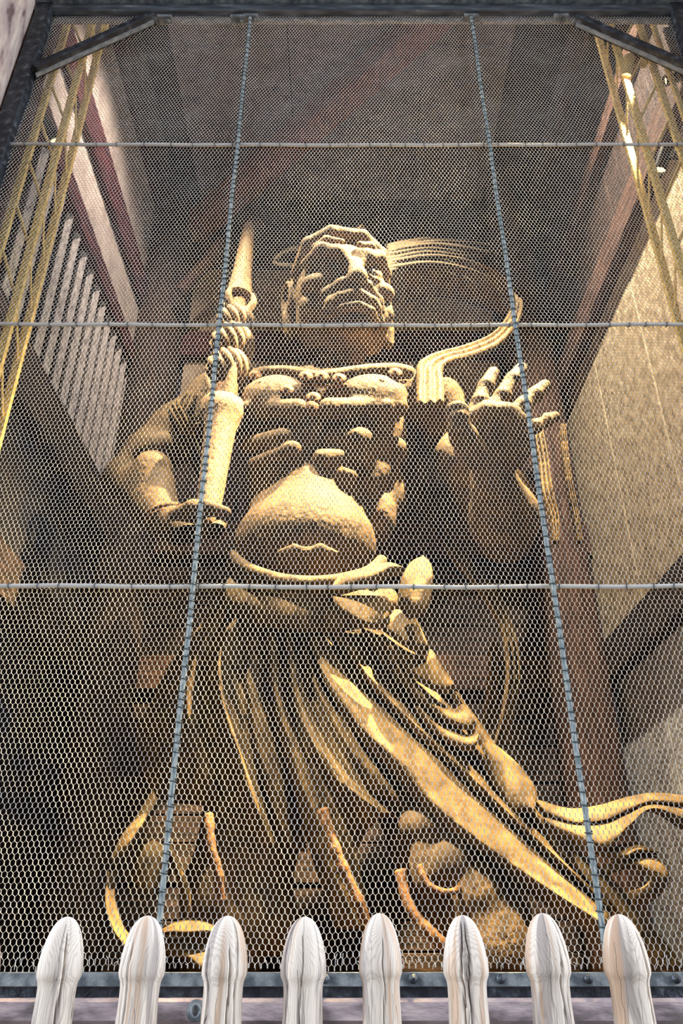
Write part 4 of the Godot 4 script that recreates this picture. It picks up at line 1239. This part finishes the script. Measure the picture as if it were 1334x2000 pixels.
# hexagonal netting: every strand runs upwards in a zigzag and is twisted with its neighbours in turn
func netting(t: Node3D, x0: float, x1: float, yb: float, yt: float, Z: float) -> void:
	var ns := FastNoiseLite.new()
	ns.seed = 5
	ns.frequency = 1.3
	ns.fractal_octaves = 3
	var P := 0.0248                                            # cell width
	var H := 0.0232                                            # row height
	var R := 0.0013
	var rows := int((yt - yb) / H)
	var strands := int((x1 - x0) / (P * 0.5))
	var seams := [yb, EYE.y + 1.552, EYE.y + 3.296, EYE.y + 5.012, EYE.y + 6.63, yt + 0.3]
	# shared warp, sampled per row and column
	var mb := MB.new()
	var v := PackedVector3Array()
	var ix := PackedInt32Array()
	var lift := PackedFloat32Array()
	for r in rows + 1:
		var y := yb + r * H
		var k := 0
		while k < 4 and y > seams[k + 1]: k += 1
		var u: float = (y - seams[k]) / (seams[k + 1] - seams[k])
		lift.append(4.0 * u * (1.0 - u))
	for i in strands + 1:
		var base := x0 + (i + 0.5) * P * 0.5
		var first := v.size()
		for r in rows:
			# in row r the strand is twisted with the neighbour on one side
			var side := 1.0 if (i + r) % 2 == 0 else -1.0
			var y := yb + r * H
			var wx := ns.get_noise_2d(base, y) * 0.012
			var wy := ns.get_noise_2d(base + 40.0, y) * 0.016
			var wz := ns.get_noise_2d(base + 80.0, y * 0.7) * 0.03 * lift[r] - 0.025 * lift[r]
			for e in 2:
				# twist: from 0.17 to 0.63 of the row; between rows the wire crosses over
				var f := 0.04 if e == 0 else 0.7
				var px := base + side * (P * 0.25 - R * 0.8) + wx
				var p := Vector3(px, y + f * H + wy, Z + wz + side * R * 0.6 * (1 if e == 0 else -1))
				v.append(p + Vector3(0, 0, R * 1.15))
				v.append(p + Vector3(-R, 0, -R * 0.58))
				v.append(p + Vector3(R, 0, -R * 0.58))
		var n := rows * 2
		for r in n - 1:
			var a := first + r * 3
			ix.append_array(PackedInt32Array([a, a + 3, a + 1, a + 1, a + 3, a + 4, a + 1, a + 4, a + 2, a + 2, a + 4, a + 5, a + 2, a + 5, a, a, a + 5, a + 3]))
	mb.v = v
	mb.ix = ix
	mb.smooth(0, 0)
	# cut ends bent over the flange at the foot
	for i in 210:
		var x := x0 + 0.01 + i * P
		if rng.randf() < 0.25: continue
		var l := rng.randf_range(0.015, 0.045)
		var b := Vector3(x + rng.randf_range(-0.006, 0.006), yb + rng.randf_range(0.0, 0.02), Z + 0.004)
		mb.tube([b, b + Vector3(rng.randf_range(-0.006, 0.006), l * 0.6, 0.012), b + Vector3(rng.randf_range(-0.012, 0.012), l, 0.006)], 0.0012, 4, false)
	part("wire_netting", mb, M.wire, t, "stuff")

# ------------------------------------------------------------------ the post fence
func fence() -> void:
	var tops := [[-27, 1800], [135, 1790], [288, 1788], [443, 1788], [592, 1790], [746, 1783], [900, 1787], [1056, 1783], [1208, 1785], [1372, 1790]]
	var notes := ["pale weathered fence post cut off by the left edge of the picture", "grey and tan split fence post, first whole one from the left", "fence post with dark cracks and curved grain, second whole one from the left", "grey and tan fence post under the left upright rod, third whole one from the left", "pale fence post with a tan right face, fourth whole one from the left", "deeply cracked pale fence post, fifth whole one from the left", "pale fence post with a brown stained right side, sixth whole one from the left", "white fence post with long dark cracks, seventh whole one from the left", "fence post leaning right with curved yellow grain, before the right upright rod", "pale fence post cut off by the right edge of the picture"]
	for k in tops.size():
		var d := 2.12
		var p := W(tops[k][0], tops[k][1], d)
		var t := thing("fence_post", notes[k], "post", Vector3(p.x, 0, p.z), "rounded weathered posts of the low fence")
		part("timber", post_mesh(p.y, k), M["post%d" % (k % 3)], t)
	var r := thing("fence_rail", "low horizontal timber rail joining the weathered fence posts", "rail")
	for y in [0.45, 1.1]:
		var mb := MB.new()
		mb.bar(Vector3(-1.4, y, -2.205), Vector3(1.4, y, -2.205), 0.05, 0.08, Vector3.UP, 0.01)
		part("rail", mb, M.batten, r)

# [drop from the tip, radius]
const POST := [[0.0, 0.001], [0.002, 0.009], [0.006, 0.017], [0.014, 0.025], [0.024, 0.0315], [0.036, 0.037], [0.05, 0.0415], [0.066, 0.0455], [0.082, 0.0485], [0.1, 0.0508], [0.115, 0.0516], [0.125, 0.0508], [0.132, 0.0478], [0.138, 0.0452], [0.148, 0.0438], [0.165, 0.0434], [0.19, 0.0438], [0.22, 0.0448], [0.25, 0.0464], [0.28, 0.0485], [0.32, 0.051], [0.4, 0.052], [0.6, 0.052], [0.9, 0.052]]

# bleached timber: year rings cut by the turned shape, tan and grey flanks, drying cracks along the grain
func post_texture(k: int) -> ImageTexture:
	var w := 384
	var h := 512
	var im := Image.create(w, h, false, Image.FORMAT_RGB8)
	var ns := FastNoiseLite.new()
	ns.seed = 60 + k
	ns.frequency = 1.0
	ns.fractal_octaves = 3
	var r2 := RandomNumberGenerator.new()
	r2.seed = 900 + k
	var pith := Vector2(r2.randf_range(-0.03, 0.03), r2.randf_range(-0.03, 0.03))
	var cr := []
	for i in 16: cr.append([r2.randf() * TAU, r2.randf_range(0.009, 0.028), r2.randf_range(-0.05, 0.2), r2.randf_range(0.08, 0.5), r2.randf_range(0.5, 1.0)])
	var white := Color("f3eadd").srgb_to_linear()
	var grey := Color("b9b0a9").srgb_to_linear()
	var tan := Color("cfa67c").srgb_to_linear()
	var dark := Color("2f2a27").srgb_to_linear()
	for y in h:
		var drop := float(y) / h * 0.42
		var j := 0
		while j < POST.size() - 2 and POST[j + 1][0] < drop: j += 1
		var rad := lerpf(POST[j][1], POST[j + 1][1], clampf((drop - POST[j][0]) / (POST[j + 1][0] - POST[j][0]), 0.0, 1.0))
		var cw := []
		for c in cr:
			if drop > c[2] and drop < c[2] + c[3]:
				cw.append([c[0] + 0.2 * ns.get_noise_2d(drop * 7.0, c[0] * 9.0), c[1] * (0.05 / maxf(rad, 0.02)), c[4]])
		for x in w:
			var an := TAU * x / w
			var ca := cos(an)
			var sa := sin(an)
			var px := ca * rad
			var pz := sa * rad
			var big := ns.get_noise_3d(ca * 0.9, sa * 0.9, drop * 2.2 + 7.0)
			var side := ns.get_noise_3d(ca * 0.8 + 20.0, sa * 0.8, drop * 1.2)
			var ring := (Vector2(px, pz) - pith).length() + 0.004 * ns.get_noise_3d(px * 30.0, pz * 30.0, drop * 6.0)
			var g := 0.5 + 0.5 * sin(ring * 2100.0)
			var col := white.lerp(grey, smoothstep(0.0, 0.3, big))
			col = col.lerp(tan, smoothstep(0.08, 0.3, side) * 0.6)
			col = col.lerp(dark, 0.22 * g * g * g)
			col = col * (0.94 + 0.12 * ns.get_noise_3d(ca * 22.0, sa * 22.0, drop * 3.0))
			for c in cw:
				var da := absf(wrapf(an - c[0], -PI, PI))
				if da < c[1]: col = col.lerp(dark, c[2] * (1.0 - da / c[1]))
			im.set_pixel(x, y, col.linear_to_srgb())
	return ImageTexture.create_from_image(im)

func post_mesh(top: float, k: int) -> MB:
	var mb := MB.new()
	var S := 120
	var prof := POST.duplicate()
	prof.append([top, 0.053])
	var ns := FastNoiseLite.new()
	ns.seed = 100 + k
	ns.frequency = 1.0
	ns.fractal_octaves = 3
	var cracks := []
	for i in 4: cracks.append([rng.randf() * TAU, rng.randf_range(0.004, 0.012), rng.randf_range(0.022, 0.034), rng.randf_range(0.0, 0.08), rng.randf_range(0.15, 0.6)])
	var yaw := rng.randf() * TAU
	var lean := Vector3(rng.randf_range(-0.004, 0.004), 0, 0)
	for j in prof.size():
		var q: Array = prof[j]
		for s in S + 1:
			var an := TAU * (s % S) / S
			var ca := cos(an + yaw)
			var sa := sin(an + yaw)
			var sq := pow(pow(absf(ca), 2.7) + pow(absf(sa), 2.7), -1.0 / 2.7)
			var r: float = q[1] * lerpf(1.0, sq, 0.55)
			r *= 1.0 + 0.035 * ns.get_noise_3d(ca * 1.5, sa * 1.5, q[0] * 6.0)
			for c in cracks:
				if q[0] < c[3] or q[0] > c[3] + c[4]: continue
				var da := absf(wrapf(an - c[0] - 0.15 * ns.get_noise_1d(q[0] * 8.0 + c[0]), -PI, PI))
				if da < c[2] * 1.6: r -= c[1] * (1.0 - da / (c[2] * 1.6)) * minf(1.0, q[1] / 0.03)
			mb.v.append(Vector3(cos(an) * r, top - q[0], sin(an) * r) + lean * (top - q[0]))
			mb.uv.append(Vector2(float(s) / S + k * 0.37, q[0] / 0.42 if q[0] < 0.41 else 0.976 + 0.01 * (q[0] - 0.41)))
	for j in prof.size() - 1:
		for s in S:
			var a := j * (S + 1) + s
			mb.ix.append_array([a, a + 1, a + S + 1, a + 1, a + S + 2, a + S + 1])
	mb.smooth(0, 0)
	return mb
